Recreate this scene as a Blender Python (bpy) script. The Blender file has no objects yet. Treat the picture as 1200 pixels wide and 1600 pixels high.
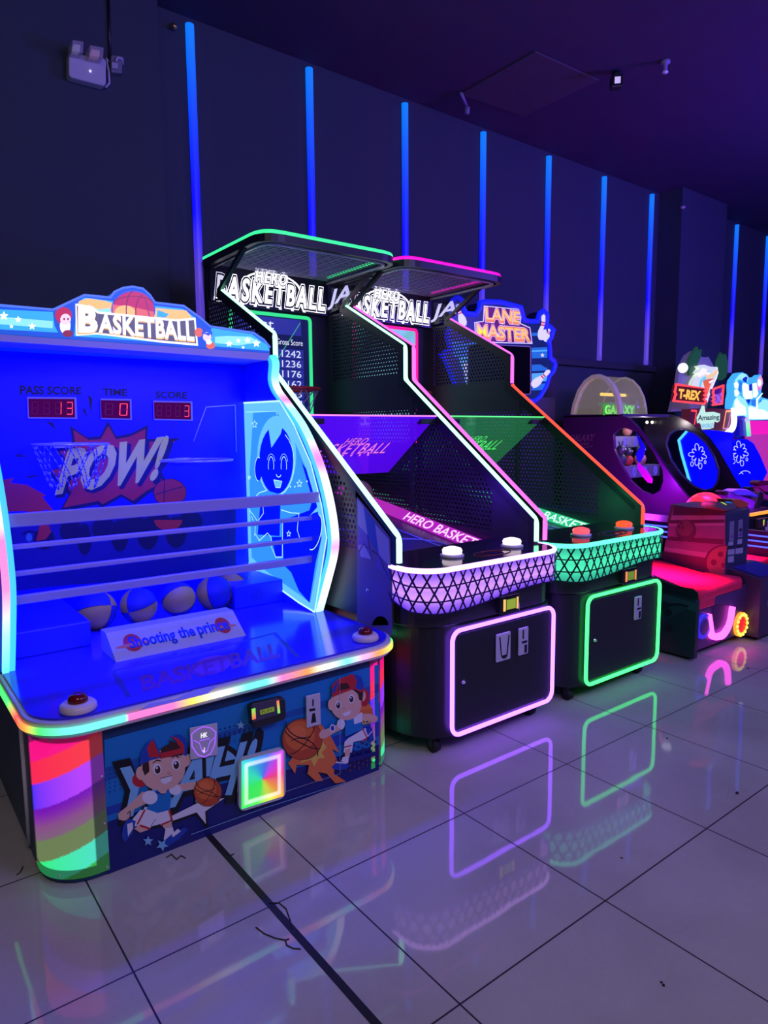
import bpy, bmesh, math, random
from mathutils import Vector, Matrix
random.seed(7)
sc = bpy.context.scene
COL = sc.collection
V = Vector
# ------------------------------------------------------------------ camera
F_PX, PITCH, ROLL, YAW = 1066.976, 0.1185, -0.0079, 0.9140
EYE = V((-0.509, -1.839, 1.517))
FWD = V((math.cos(YAW)*math.cos(PITCH), math.sin(YAW)*math.cos(PITCH), -math.sin(PITCH)))
_R = FWD.cross(V((0, 0, 1))).normalized(); _U = _R.cross(FWD)
RGT = _R*math.cos(ROLL)+_U*math.sin(ROLL); UPV = -_R*math.sin(ROLL)+_U*math.cos(ROLL)
cd = bpy.data.cameras.new('camera'); cam = bpy.data.objects.new('camera', cd); COL.objects.link(cam)
cd.sensor_fit = 'VERTICAL'; cd.sensor_height = 24; cd.sensor_width = 18; cd.lens = F_PX*24/1600; cd.clip_end = 100
m3x = Matrix((RGT, UPV, -FWD)).transposed()
cam.matrix_world = Matrix.Translation(EYE) @ m3x.to_4x4()
sc.camera = cam
sc.view_settings.view_transform = 'Standard'; sc.view_settings.look = 'None'
sc.view_settings.exposure = 0.0; sc.view_settings.gamma = 1.0; sc.view_settings.use_curve_mapping = False
# ------------------------------------------------------------------ world and hall lamps
w = bpy.data.worlds.new('World'); sc.world = w; w.use_nodes = True
w.node_tree.nodes['Background'].inputs[0].default_value = (0.35, 0.30, 0.75, 1)
w.node_tree.nodes['Background'].inputs[1].default_value = 0.05
def area(name, loc, target, sx, sy, power, col):
    l = bpy.data.lights.new(name, 'AREA'); l.shape = 'RECTANGLE'; l.size = sx; l.size_y = sy; l.energy = power; l.color = col
    o = bpy.data.objects.new(name, l); COL.objects.link(o); o.location = loc
    o.rotation_euler = (V(target)-V(loc)).to_track_quat('-Z', 'Y').to_euler(); return o
def point(name, loc, power, col, r=0.05):
    l = bpy.data.lights.new(name, 'POINT'); l.energy = power; l.color = col; l.shadow_soft_size = r
    o = bpy.data.objects.new(name, l); COL.objects.link(o); o.location = loc; return o
area('hall_lamp_near', (-0.8, -2.6, 4.2), (0.4, 0.6, 0.3), 2.0, 2.0, 62, (1.0, 0.86, 0.92))
area('hall_lamp_violet', (3.2, -3.4, 4.2), (3.4, 0.6, 0.3), 2.5, 2.0, 80, (0.62, 0.52, 1.0))
area('hall_lamp_blue', (7.5, -2.5, 3.9), (6.5, 0.5, 0.8), 2.0, 2.0, 70, (0.30, 0.20, 1.0))
area('ceiling_wash_blue', (7.0, -1.5, 2.9), (6.3, 0.6, 4.36), 1.0, 1.0, 190, (0.10, 0.035, 1.0))
area('ceiling_wash_violet', (2.0, -2.6, 2.9), (2.4, 0.9, 4.36), 1.5, 1.5, 75, (0.14, 0.10, 1.0))  # unseen uplight added to make the ceiling bluer
# ------------------------------------------------------------------ pixel rays onto real planes
def ray(u, v): return FWD*F_PX + RGT*(u-600) + UPV*(800-v)
def on(u, v, ax, val):
    d = ray(u, v); return EYE + d*((val-EYE[ax])/d[ax])
def onp(u, v, p0, n):
    d = ray(u, v); return EYE + d*((V(p0)-EYE).dot(n)/d.dot(n))
# ------------------------------------------------------------------ materials
_M = {}
def mat(name, col, rough=0.5, metal=0.0, em=None, es=0.0, spec=0.5, coat=0.0):
    if name in _M: return _M[name]
    m = bpy.data.materials.new(name); m.use_nodes = True
    b = m.node_tree.nodes['Principled BSDF']
    b.inputs['Base Color'].default_value = (*col, 1); b.inputs['Roughness'].default_value = rough
    b.inputs['Metallic'].default_value = metal; b.inputs['Specular IOR Level'].default_value = spec
    b.inputs['Coat Weight'].default_value = coat
    if em is not None:
        b.inputs['Emission Color'].default_value = (*em, 1); b.inputs['Emission Strength'].default_value = es
    _M[name] = m; return m
def led(name, em, es): return mat(name, tuple(0.04+0.06*c for c in em), 0.35, 0, em, es)
def attr_led(name, es):
    if name in _M: return _M[name]
    m = mat(name, (0.06, 0.06, 0.06), 0.3); nt = m.node_tree; b = nt.nodes['Principled BSDF']
    a = nt.nodes.new('ShaderNodeAttribute'); a.attribute_name = 'Col'
    nt.links.new(a.outputs['Color'], b.inputs['Emission Color']); b.inputs['Emission Strength'].default_value = es
    return m
def acrylic(name, col, mix, em=None, es=0.0, rough=0.05):
    if name in _M: return _M[name]
    m = mat(name, col, rough, 0, em, es); nt = m.node_tree; b = nt.nodes['Principled BSDF']
    t = nt.nodes.new('ShaderNodeBsdfTransparent'); t.inputs[0].default_value = (0.95, 0.95, 1, 1)
    x = nt.nodes.new('ShaderNodeMixShader'); x.inputs[0].default_value = mix
    out = nt.nodes['Material Output']
    nt.links.new(t.outputs[0], x.inputs[1]); nt.links.new(b.outputs[0], x.inputs[2]); nt.links.new(x.outputs[0], out.inputs[0])
    return m
def noise_mat(name, c1, c2, scale, rough, bump=0.0, spec=0.5):
    if name in _M: return _M[name]
    m = mat(name, c1, rough, spec=spec); nt = m.node_tree; b = nt.nodes['Principled BSDF']
    tc = nt.nodes.new('ShaderNodeTexCoord'); n = nt.nodes.new('ShaderNodeTexNoise'); n.inputs['Scale'].default_value = scale; n.inputs['Detail'].default_value = 5
    r = nt.nodes.new('ShaderNodeMix'); r.data_type = 'RGBA'; r.inputs[6].default_value = (*c1, 1); r.inputs[7].default_value = (*c2, 1)
    nt.links.new(tc.outputs['Object'], n.inputs['Vector']); nt.links.new(n.outputs['Fac'], r.inputs[0]); nt.links.new(r.outputs[2], b.inputs['Base Color'])
    if bump:
        k = nt.nodes.new('ShaderNodeBump'); k.inputs['Strength'].default_value = bump; k.inputs['Distance'].default_value = 0.01
        nt.links.new(n.outputs['Fac'], k.inputs['Height']); nt.links.new(k.outputs[0], b.inputs['Normal'])
    return m
BLACK = mat('black_powder_coat', (0.012, 0.013, 0.018), 0.38)
BLACKG = mat('black_gloss', (0.010, 0.010, 0.016), 0.12)
DARK = mat('dark_plastic', (0.02, 0.02, 0.025), 0.5)
RUB = mat('black_rubber', (0.012, 0.012, 0.012), 0.7)
STEEL = mat('brushed_steel', (0.66, 0.64, 0.70), 0.32, 0.25)
CHROME = mat('chrome', (0.8, 0.8, 0.82), 0.12, 1.0)
WHITE = mat('white_plastic', (0.78, 0.77, 0.80), 0.35)
WHITEP = mat('white_print', (0.80, 0.80, 0.80), 0.45)
# ------------------------------------------------------------------ mesh builder
class MB:
    def __init__(s): s.v = []; s.f = []; s.mi = []; s.mats = []; s.col = {}; s.smooth = []
    def m(s, material):
        if material not in s.mats: s.mats.append(material)
        return s.mats.index(material)
    def vert(s, p, c=None):
        s.v.append(tuple(p))
        if c is not None: s.col[len(s.v)-1] = c
        return len(s.v)-1
    def face(s, idx, material, sm=False): s.f.append(tuple(idx)); s.mi.append(s.m(material)); s.smooth.append(sm)
    def poly(s, pts, material): s.face([s.vert(p) for p in pts], material); return s
    def box(s, a, b, material):
        x0, y0, z0 = a; x1, y1, z1 = b
        i = [s.vert(p) for p in ((x0,y0,z0),(x1,y0,z0),(x1,y1,z0),(x0,y1,z0),(x0,y0,z1),(x1,y0,z1),(x1,y1,z1),(x0,y1,z1))]
        for q in ((0,3,2,1),(4,5,6,7),(0,1,5,4),(1,2,6,5),(2,3,7,6),(3,0,4,7)): s.face([i[k] for k in q], material)
        return s
    def prism(s, pts, off, material, sm=False):
        """closed polygon pts (3D) extruded by vector off"""
        off = V(off); n = len(pts)
        a = [s.vert(p) for p in pts]; b = [s.vert(V(p)+off) for p in pts]
        s.face(a[::-1], material); s.face(b, material)
        for k in range(n): s.face((a[k], a[(k+1) % n], b[(k+1) % n], b[k]), material, sm)
        return s
    def tube(s, path, r, material, n=8, closed=False, cols=None, flat=None):
        """round tube along a polyline; flat=(up vector, half width, half thickness) gives a rectangular bar"""
        path = [V(p) for p in path]; N = len(path); rings = []
        for k in range(N):
            if closed: d0 = path[k]-path[k-1]; d1 = path[(k+1) % N]-path[k]
            else:
                d0 = path[k]-path[k-1] if k > 0 else path[1]-path[0]
                d1 = path[k+1]-path[k] if k < N-1 else path[k]-path[k-1]
            d0.normalize(); d1.normalize(); t = (d0+d1)
            if t.length < 1e-6: t = d1.copy()
            t.normalize(); sc_ = 1/max(0.45, t.dot(d1))
            if flat: a = t.cross(V(flat[0]))
            elif k == 0: a = t.cross(V((0, 0, 1)) if abs(t.z) < 0.95 else V((1, 0, 0)))
            else: a = last-t*last.dot(t)
            if a.length < 1e-5: a = t.cross(V((0.3, 1, 0.2)))
            a.normalize(); last = a.copy(); bb = a.cross(t).normalized()
            c = cols[k] if cols else None
            if flat:
                hw, ht = flat[1], flat[2]
                pts = [a*hw*sc_+bb*ht, -a*hw*sc_+bb*ht, -a*hw*sc_-bb*ht, a*hw*sc_-bb*ht]
            else:
                pts = [(a*math.cos(2*math.pi*j/n)+bb*math.sin(2*math.pi*j/n))*r*(1 if sc_ < 1.05 else min(sc_, 1.4)) for j in range(n)]
            rings.append([s.vert(path[k]+p, c) for p in pts])
        L = len(rings[0])
        for k in range(N if closed else N-1):
            r0, r1 = rings[k], rings[(k+1) % N]
            for j in range(L): s.face((r0[j], r0[(j+1) % L], r1[(j+1) % L], r1[j]), material, not flat)
        if not closed: s.face(rings[0][::-1], material); s.face(rings[-1], material)
        return s
    def lathe(s, c, prof, material, n=24, axis=2, sm=True):
        """prof = [(r, h)...] revolved about axis through c"""
        c = V(c); rings = []
        for r, h in prof:
            ring = []
            for j in range(n):
                a = 2*math.pi*j/n; p = [0, 0, 0]; p[axis] = h; p[(axis+1) % 3] = r*math.cos(a); p[(axis+2) % 3] = r*math.sin(a)
                ring.append(s.vert(c+V(p)))
            rings.append(ring)
        for k in range(len(rings)-1):
            for j in range(n): s.face((rings[k][j], rings[k][(j+1) % n], rings[k+1][(j+1) % n], rings[k+1][j]), material, sm)
        s.face(rings[0][::-1], material); s.face(rings[-1], material)
        return s
    def sphere(s, c, r, material, n=20, m=12, sx=1, sy=1, sz=1, matf=None):
        c = V(c); rows = []
        for i in range(m+1):
            th = math.pi*i/m
            if i in (0, m): rows.append([s.vert(c+V((0, 0, r*sz*math.cos(th))))]*n); continue
            rows.append([s.vert(c+V((r*sx*math.sin(th)*math.cos(2*math.pi*j/n), r*sy*math.sin(th)*math.sin(2*math.pi*j/n), r*sz*math.cos(th)))) for j in range(n)])
        for i in range(m):
            for j in range(n):
                q = [rows[i][j], rows[i+1][j], rows[i+1][(j+1) % n], rows[i][(j+1) % n]]
                if i == 0: q = [q[0], q[1], q[2]]
                elif i == m-1: q = [q[0], q[1], q[3]]
                s.face(q, matf(i, j) if matf else material, True)
        return s
    def build(s, name, parent=None, bevel=0.0, solid=0.0):
        me = bpy.data.meshes.new(name); me.from_pydata(s.v, [], s.f)
        for m_ in s.mats: me.materials.append(m_)
        me.polygons.foreach_set('material_index', s.mi); me.polygons.foreach_set('use_smooth', s.smooth)
        if s.col:
            at = me.color_attributes.new('Col', 'FLOAT_COLOR', 'POINT')
            for i, c in s.col.items(): at.data[i].color = (*c, 1)
        me.validate(); me.update()
        o = bpy.data.objects.new(name, me); COL.objects.link(o)
        if parent is not None: o.parent = parent; o.matrix_parent_inverse = Matrix.Translation(-PLOC(parent))
        if solid:
            md = o.modifiers.new('thickness', 'SOLIDIFY'); md.thickness = solid; md.offset = 0
        if bevel:
            md = o.modifiers.new('bevel', 'BEVEL'); md.width = bevel; md.segments = 2; md.limit_method = 'ANGLE'; md.angle_limit = math.radians(40)
        return o
def PLOC(o): return V(o.location) if o.parent is None else V((0, 0, 0))
def thing(name, label, cat, loc=(0, 0, 0), group=None):
    o = bpy.data.objects.new(name, None); COL.objects.link(o); o.location = loc; o.empty_display_size = 0.1
    o['label'] = label; o['category'] = cat
    if group: o['group'] = group
    return o
def tag(o, label, cat, group=None):
    o['label'] = label; o['category'] = cat
    if group: o['group'] = group
    return o
def struct(o): o['kind'] = 'structure'; return o
def box(name, a, b, m_, parent=None, bevel=0.0): return MB().box(a, b, m_).build(name, parent, bevel)
def tube(name, path, r, m_, parent=None, **k): return MB().tube(path, r, m_, **k).build(name, parent)
def arc(cx, cy, r, a0, a1, n):
    return [(cx+r*math.cos(math.radians(a0+(a1-a0)*k/n)), cy+r*math.sin(math.radians(a0+(a1-a0)*k/n))) for k in range(n+1)]
def plan(x0, x1, yf, yb, rl, rr, n=10):
    """counter-clockwise plan outline with rounded front corners, from the left back round the front to the right back"""
    return [(x0, yb)]+arc(x0+rl, yf+rl, rl, 180, 270, n)+arc(x1-rr, yf+rr, rr, 270, 360, n)+[(x1, yb)]
def slab(name, pl, z0, z1, m_, parent=None, bevel=0.0):
    return MB().prism([V((x, y, z0)) for x, y in pl], (0, 0, z1-z0), m_).build(name, parent, bevel)
def resample(path, step):
    out = [V(path[0])]
    for a, b in zip(path, path[1:]):
        a, b = V(a), V(b); n = max(1, int((b-a).length/step))
        out += [a.lerp(b, k/n) for k in range(1, n+1)]
    return out
def fillet(path, r, n=5):
    path = [V(p) for p in path]; out = [path[0]]
    for a, b, c in zip(path, path[1:], path[2:]):
        d0 = (a-b); d1 = (c-b); rr = min(r, d0.length*0.45, d1.length*0.45)
        p0 = b+d0.normalized()*rr; p2 = b+d1.normalized()*rr
        out += [p0*(1-t)**2+b*2*t*(1-t)+p2*t*t for t in [k/n for k in range(n+1)]]
    return out+[path[-1]]
# ------------------------------------------------------------------ lettering
_T = {}
def glyphs(s, bold=0.0, shear=0.0, spacing=1.0):
    k = (s, bold, shear, spacing)
    if k in _T: return _T[k]
    c = bpy.data.curves.new('lettering', 'FONT'); c.body = s; c.offset = bold; c.shear = shear; c.space_character = spacing; c.resolution_u = 3
    o = bpy.data.objects.new('lettering', c); COL.objects.link(o)
    bpy.context.view_layer.update()
    me = o.evaluated_get(bpy.context.evaluated_depsgraph_get()).to_mesh()
    vs = [(p.co.x, p.co.y) for p in me.vertices]; fs = [tuple(p.vertices) for p in me.polygons]
    o.to_mesh_clear(); bpy.data.objects.remove(o); bpy.data.curves.remove(c)
    base = glyphs(s, 0.0, shear, spacing)[2] if bold else None
    if base is None:
        xs = [p[0] for p in vs]; ys = [p[1] for p in vs]; base = (min(xs), max(xs), min(ys), max(ys))
    _T[k] = (vs, fs, base); return _T[k]
class Decal:
    """flat print on a real plane: shapes are laid a fraction of a millimetre above one another"""
    def __init__(s, p0, n, crop=(0, 0, 1)): s.p0 = V(p0); s.n = V(n).normalized(); s.c = crop; s.mb = MB(); s.L = 0; s.step = 0.00004
    def crop(s, x0, y0, k): s.c = (x0, y0, k); return s
    def pt(s, q, L=None):
        u, v = q[0]/s.c[2]+s.c[0], q[1]/s.c[2]+s.c[1]
        return onp(u, v, s.p0, s.n)+s.n*(s.step*(1+(s.L if L is None else L)))
    def poly(s, pts, m_): s.L += 1; s.mb.poly([s.pt(q) for q in pts], m_); return s
    def ell(s, cx, cy, rx, ry, m_, rot=0, a0=0, a1=360, n=28):
        cr, sr = math.cos(math.radians(rot)), math.sin(math.radians(rot)); P = []
        full = abs(a1-a0) >= 360
        for k in range(n if full else n+1):
            a = math.radians(a0+(a1-a0)*k/n); x, y = rx*math.cos(a), ry*math.sin(a); P.append((cx+x*cr-y*sr, cy+x*sr+y*cr))
        return s.poly(P, m_)
    def line(s, pts, wd, m_, closed=False):
        s.L += 1; q = [s.pt(p) for p in pts]
        if closed: q.append(q[0])
        k = wd*0.5
        for a, b in zip(q, q[1:]):
            d = (b-a)
            if d.length < 1e-6: continue
            t = s.n.cross(d).normalized()*k; e = d.normalized()*k*0.4
            s.mb.poly([a-t-e, b-t+e, b+t+e, a+t-e], m_)
        return s
    def arcline(s, cx, cy, rx, ry, a0, a1, wd, m_, rot=0, n=14):
        cr, sr = math.cos(math.radians(rot)), math.sin(math.radians(rot)); P = []
        for k in range(n+1):
            a = math.radians(a0+(a1-a0)*k/n); x, y = rx*math.cos(a), ry*math.sin(a); P.append((cx+x*cr-y*sr, cy+x*sr+y*cr))
        return s.line(P, wd, m_)
    def text(s, st, quad, m_, bold=0.0, shear=0.0, warp=None, spacing=1.0):
        """quad = bottom-left, bottom-right, top-right, top-left"""
        s.L += 1; bl, br, tr, tl = [s.pt(q) for q in quad]; vs, fs, (x0, x1, y0, y1) = glyphs(st, bold, shear, spacing)
        idx = []
        for x, y in vs:
            a = (x-x0)/(x1-x0); b = (y-y0)/(y1-y0)
            if warp: b = warp(a, b)
            idx.append(s.mb.vert(bl.lerp(br, a).lerp(tl.lerp(tr, a), b)))
        for f in fs: s.mb.face([idx[i] for i in f], m_)
        return s
    def star(s, cx, cy, r, m_, rot=-90):
        return s.poly([(cx+(r if k % 2 == 0 else r*0.45)*math.cos(math.radians(rot+36*k)), cy+(r if k % 2 == 0 else r*0.45)*math.sin(math.radians(rot+36*k))) for k in range(10)], m_)
    def build(s, name, parent): return s.mb.build(name, parent)
def ink(name, c): return mat('ink_'+name, c, 0.4)
I_BLK = ink('black', (0.006, 0.006, 0.01)); I_SKY = ink('sky', (0.005, 0.20, 0.55)); I_BLUE = ink('blue', (0.006, 0.10, 0.40)); I_NAVY = ink('navy', (0.008, 0.012, 0.16))
I_LIGHT = ink('light_blue', (0.22, 0.55, 0.78)); I_SKIN = ink('skin', (0.78, 0.47, 0.36)); I_RED = ink('red', (0.55, 0.02, 0.03)); I_ORG = ink('orange', (0.75, 0.16, 0.03))
I_YEL = ink('yellow', (0.85, 0.55, 0.08)); I_HAIR = ink('brown', (0.05, 0.015, 0.012)); I_WHT = ink('white', (0.80, 0.80, 0.82)); I_CREAM = ink('cream', (0.72, 0.68, 0.48)); I_ROYAL = ink('royal', (0.01, 0.06, 0.42))
I_DORG = ink('deep_orange', (0.55, 0.08, 0.02)); I_FLAME = ink('flame', (0.85, 0.20, 0.05))
# ------------------------------------------------------------------ perforated sheet metal
def perf(name, poly2, mapf, m_, parent, pitch=0.03, rad=0.0098, thick=0.0016):
    """convex polygon (a,b) of a hexagonally perforated sheet; mapf(a,b)->3D"""
    bm = bmesh.new(); xs = [p[0] for p in poly2]; ys = [p[1] for p in poly2]
    row = pitch*math.sqrt(3)/2; h = pitch/math.sqrt(3); cache = {}
    def gv(x, y):
        k = (round(x*5000), round(y*5000))
        if k not in cache: cache[k] = bm.verts.new((x, y, 0))
        return cache[k]
    j = 0; y = min(ys)-row
    while y < max(ys)+row:
        x = min(xs)-pitch+(pitch/2 if j % 2 else 0)
        while x < max(xs)+pitch:
            o6 = [gv(x+h*math.cos(math.radians(30+60*k)), y+h*math.sin(math.radians(30+60*k))) for k in range(6)]
            i6 = [bm.verts.new((x+rad*math.cos(math.radians(30+60*k)), y+rad*math.sin(math.radians(30+60*k)), 0)) for k in range(6)]
            for k in range(6):
                try: bm.faces.new((o6[k], o6[(k+1) % 6], i6[(k+1) % 6], i6[k]))
                except ValueError: pass
            x += pitch
        y += row; j += 1
    n = len(poly2); cx = sum(xs)/n; cy = sum(ys)/n
    for k in range(n):
        a = V((*poly2[k], 0)); b = V((*poly2[(k+1) % n], 0)); d = b-a; nn = V((d.y, -d.x, 0))
        if nn.dot(V((cx, cy, 0))-a) > 0: nn = -nn
        bmesh.ops.bisect_plane(bm, geom=bm.verts[:]+bm.edges[:]+bm.faces[:], plane_co=a, plane_no=nn, clear_outer=True)
    for v in bm.verts: v.co = mapf(v.co.x, v.co.y)
    me = bpy.data.meshes.new(name); bm.to_mesh(me); bm.free(); me.materials.append(m_)
    o = bpy.data.objects.new(name, me); COL.objects.link(o)
    if parent is not None: o.parent = parent; o.matrix_parent_inverse = Matrix.Translation(-PLOC(parent))
    md = o.modifiers.new('thickness', 'SOLIDIFY'); md.thickness = thick; md.offset = 0
    return o
# ================================================================== THE ROOM
def floor_material():
    m = mat('polished_floor_tile', (0.5, 0.5, 0.5), 0.07, spec=0.5); nt = m.node_tree; N = nt.nodes; b = N['Principled BSDF']; L = nt.links.new
    tc = N.new('ShaderNodeTexCoord'); sep = N.new('ShaderNodeSeparateXYZ'); L(tc.outputs['Object'], sep.inputs[0])
    def mth(op, a, bb=None, c=None):
        n = N.new('ShaderNodeMath'); n.operation = op
        for i, x in enumerate((a, bb, c)):
            if x is None: continue
            if isinstance(x, (int, float)): n.inputs[i].default_value = x
            else: L(x, n.inputs[i])
        return n.outputs[0]
    def joint(out, half):
        f = mth('FRACT', mth('DIVIDE', mth('ADD', out, 65.0), 0.65)); d = mth('MINIMUM', f, mth('SUBTRACT', 1.0, f))
        return mth('LESS_THAN', d, half/0.65)
    g = mth('MAXIMUM', joint(sep.outputs[0], 0.0026), joint(sep.outputs[1], 0.0026))
    n1 = N.new('ShaderNodeTexNoise'); n1.inputs['Scale'].default_value = 1.6; n1.inputs['Detail'].default_value = 6; L(tc.outputs['Object'], n1.inputs['Vector'])
    n2 = N.new('ShaderNodeTexNoise'); n2.inputs['Scale'].default_value = 60; n2.inputs['Detail'].default_value = 2; L(tc.outputs['Object'], n2.inputs['Vector'])
    r1 = N.new('ShaderNodeValToRGB'); r1.color_ramp.elements[0].position = 0.30; r1.color_ramp.elements[0].color = (0.40, 0.37, 0.36, 1); r1.color_ramp.elements[1].position = 0.62; r1.color_ramp.elements[1].color = (0.50, 0.475, 0.465, 1)
    L(mth('ADD', n1.outputs['Fac'], mth('MULTIPLY', mth('SUBTRACT', n2.outputs['Fac'], 0.5), 0.12)), r1.inputs[0])
    mx = N.new('ShaderNodeMix'); mx.data_type = 'RGBA'; L(g, mx.inputs[0]); L(r1.outputs[0], mx.inputs[6]); mx.inputs[7].default_value = (0.015, 0.012, 0.014, 1)
    L(mx.outputs[2], b.inputs['Base Color'])
    L(mth('ADD', mth('MULTIPLY', g, 0.5), mth('ADD', 0.018, mth('MULTIPLY', n1.outputs['Fac'], 0.05))), b.inputs['Roughness'])
    n3 = N.new('ShaderNodeTexNoise'); n3.inputs['Scale'].default_value = 3.5; L(tc.outputs['Object'], n3.inputs['Vector'])
    bp = N.new('ShaderNodeBump'); bp.inputs['Strength'].default_value = 0.035; bp.inputs['Distance'].default_value = 0.02; L(n3.outputs['Fac'], bp.inputs['Height']); L(bp.outputs[0], b.inputs['Normal'])
    return m
CEIL_Z = 4.36
struct(MB().box((-7, -9, -0.1), (14, 3.1, 0), floor_material()).build('floor'))
WALLM = noise_mat('dark_wall_paint', (0.036, 0.046, 0.072), (0.044, 0.054, 0.080), 30, 0.75, 0.05, 0.3)
struct(MB().box((-7, -9, CEIL_Z), (14, 3.1, CEIL_Z+0.1), noise_mat('dark_ceiling_paint', (0.050, 0.044, 0.085), (0.058, 0.05, 0.095), 6, 0.85, 0.03, 0.2)).build('ceiling'))
struct(MB().box((1.28, 3.0, 0), (14, 3.1, CEIL_Z), WALLM).build('wall_back'))
PIL = MB(); PIL.box((-7, 2.86, 0), (-0.46, 3.1, CEIL_Z), WALLM); PIL.box((-0.45, 2.86, 0), (1.28, 3.1, CEIL_Z), WALLM)
struct(PIL.build('wall_left'))
struct(box('trim_1', (-0.462, 2.854, 0), (-0.448, 2.87, CEIL_Z), BLACK))
struct(box('wall_column', (7.50, 2.70, 0), (8.58, 3.0, CEIL_Z), WALLM))
# ledge that runs along the back wall under the light tubes, broken by the column
struct(box('trim_2', (4.9, 2.95, 2.215), (7.50, 3.0, 2.285), mat('ledge_paint', (0.03, 0.03, 0.04), 0.6), bevel=0.006))
struct(box('trim_3', (8.58, 2.95, 2.215), (13.5, 3.0, 2.285), _M['ledge_paint'], bevel=0.006))
struct(box('trim_4', (0.426, -9, -0.01), (0.450, 3.0, 0.0012), mat('joint_filler', (0.012, 0.012, 0.013), 0.6)))
struct(MB().box((14, -9, 0), (14.1, 3.1, CEIL_Z), WALLM).build('wall_right'))
# ceiling access panel
hatch = [on(u, v, 2, CEIL_Z) for u, v in ((718, 146), (836, 79), (936, 124), (817, 180))]
tag(MB().prism([p+V((0, 0, -0.012)) for p in hatch], (0, 0, 0.012), noise_mat('hatch_paint', (0.056, 0.050, 0.070), (0.07, 0.06, 0.085), 5, 0.8)).build('access_panel', bevel=0.003),
    'large flat access panel set in the dark ceiling left of the square floodlight', 'panel')
# light tubes on the wall
TUBE = attr_led('blue_light_tube', 1.0)
def wall_tube(x, z0, z1, label, y=2.985):
    path = resample([(x, y, z1), (x, y, z0)], 0.05); cols = []
    for p in path:
        t = (z1-p.z)/2.02
        if t < 0.22: k = t/0.22; c = (0.0, 0.20*(1-k)+0.085*k, 1.15)
        elif t < 0.62: k = (t-0.22)/0.40; c = (0.001, 0.085*(1-k)**2, 1.1)
        else: k = min(1, (t-0.62)/0.2); c = (0.09*k, 0.045*k, 1.1-0.55*k)
        cols.append(c)
    o = MB().tube(path, 0.03, TUBE, n=10, cols=cols).build('light_tube')
    tag(o, label, 'light tube', 'blue light tubes on the back wall'); return o
wall_tube(1.549, 2.30, 4.31, 'blue wall tube nearest the dark left pier, far left of the row')
for k, lab in enumerate(('blue wall tube rising behind the green-lit canopy', 'blue wall tube rising behind the pink-lit canopy, above its left half',
        'blue wall tube above the right end of the pink-lit canopy', 'blue wall tube above the pin-shaped edge of the bowling marquee',
        'blue wall tube standing over the clear dome topper', 'blue wall tube next to the left side of the wall column')):
    wall_tube(2.511+0.9607*k, 2.30, 4.31, lab)
wall_tube(9.45, 2.30, 4.32, 'blue wall tube just right of the wall column')
wall_tube(10.41, 2.30, 4.32, 'blue wall tube cut by the right edge of the photo')
# emergency light on the left pier
Y_E = 2.86
def pe(u, v, y=Y_E): return on(u, v, 1, y)
E_ = thing('emergency_light', 'white twin-head emergency light mounted high on the dark left wall', 'emergency light', pe(131, 112))
EW = mat('emergency_housing', (0.50, 0.47, 0.56), 0.5)
MB().prism([pe(u, v) for u, v in ((103, 92), (107, 90), (157, 98), (161, 102), (161, 137), (157, 141), (106, 128), (103, 124))], (0, -0.07, 0), EW).build('housing', E_, bevel=0.008)
for q, em in ((((107, 72), (125, 75), (124, 93), (106, 90)), (0.10, 0.10, 0.14)), (((134, 80), (156, 84), (155, 101), (133, 97)), (0.16, 0.07, 0.06))):
    c = [pe(u, v, 2.80) for u, v in q]; ctr = sum(c, V((0, 0, 0)))/4
    h = MB().prism(c, (0, -0.09, 0), acrylic('lamp_head_clear', (0.45, 0.42, 0.52), 0.55)).build('lamp_head', E_, bevel=0.006)
    MB().prism([ctr+(p-ctr)*0.55+V((0, -0.02, 0)) for p in c], (0, -0.05, 0), mat('reflector_%d' % (em[0]*1000), (0.8, 0.7, 0.7), 0.3, 0, em, 1.0)).build('reflector', h)
b_ = MB(); b_.sphere(pe(141, 111, 2.788), 0.008, mat('indicator', (0.9, 0.9, 1), 0.3, 0, (0.6, 0.6, 0.8), 1.0), 10, 6); b_.build('indicator', E_)
tube('cable', [pe(161, 134), pe(166, 136, 2.84), pe(171, 130, 2.84), pe(170, 112, 2.84), pe(166, 92, 2.84), pe(170, 96, 2.85)], 0.006, EW, E_)
J_ = thing('junction_box', 'small grey power socket box beside the emergency light', 'socket', pe(180, 103))
MB().prism([pe(u, v) for u, v in ((171, 90), (189, 92), (188, 119), (171, 117))], (0, -0.04, 0), mat('socket_grey', (0.16, 0.16, 0.21), 0.5)).build('box', J_, bevel=0.004)
MB().prism([pe(u, v, 2.82) for u, v in ((174, 98), (184, 100), (183, 109), (174, 107))], (0, -0.012, 0), mat('socket_face', (0.4, 0.38, 0.46), 0.5)).build('face_plate', J_)
tube('plug_lead', [pe(181, 96, 2.80), pe(184, 90, 2.80), pe(191, 92, 2.82), pe(192, 101, 2.84)], 0.007, EW, J_)
tube('conduit', [pe(172, 92, 2.853), pe(169, -10, 2.853)], 0.010, BLACK, J_)
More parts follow.
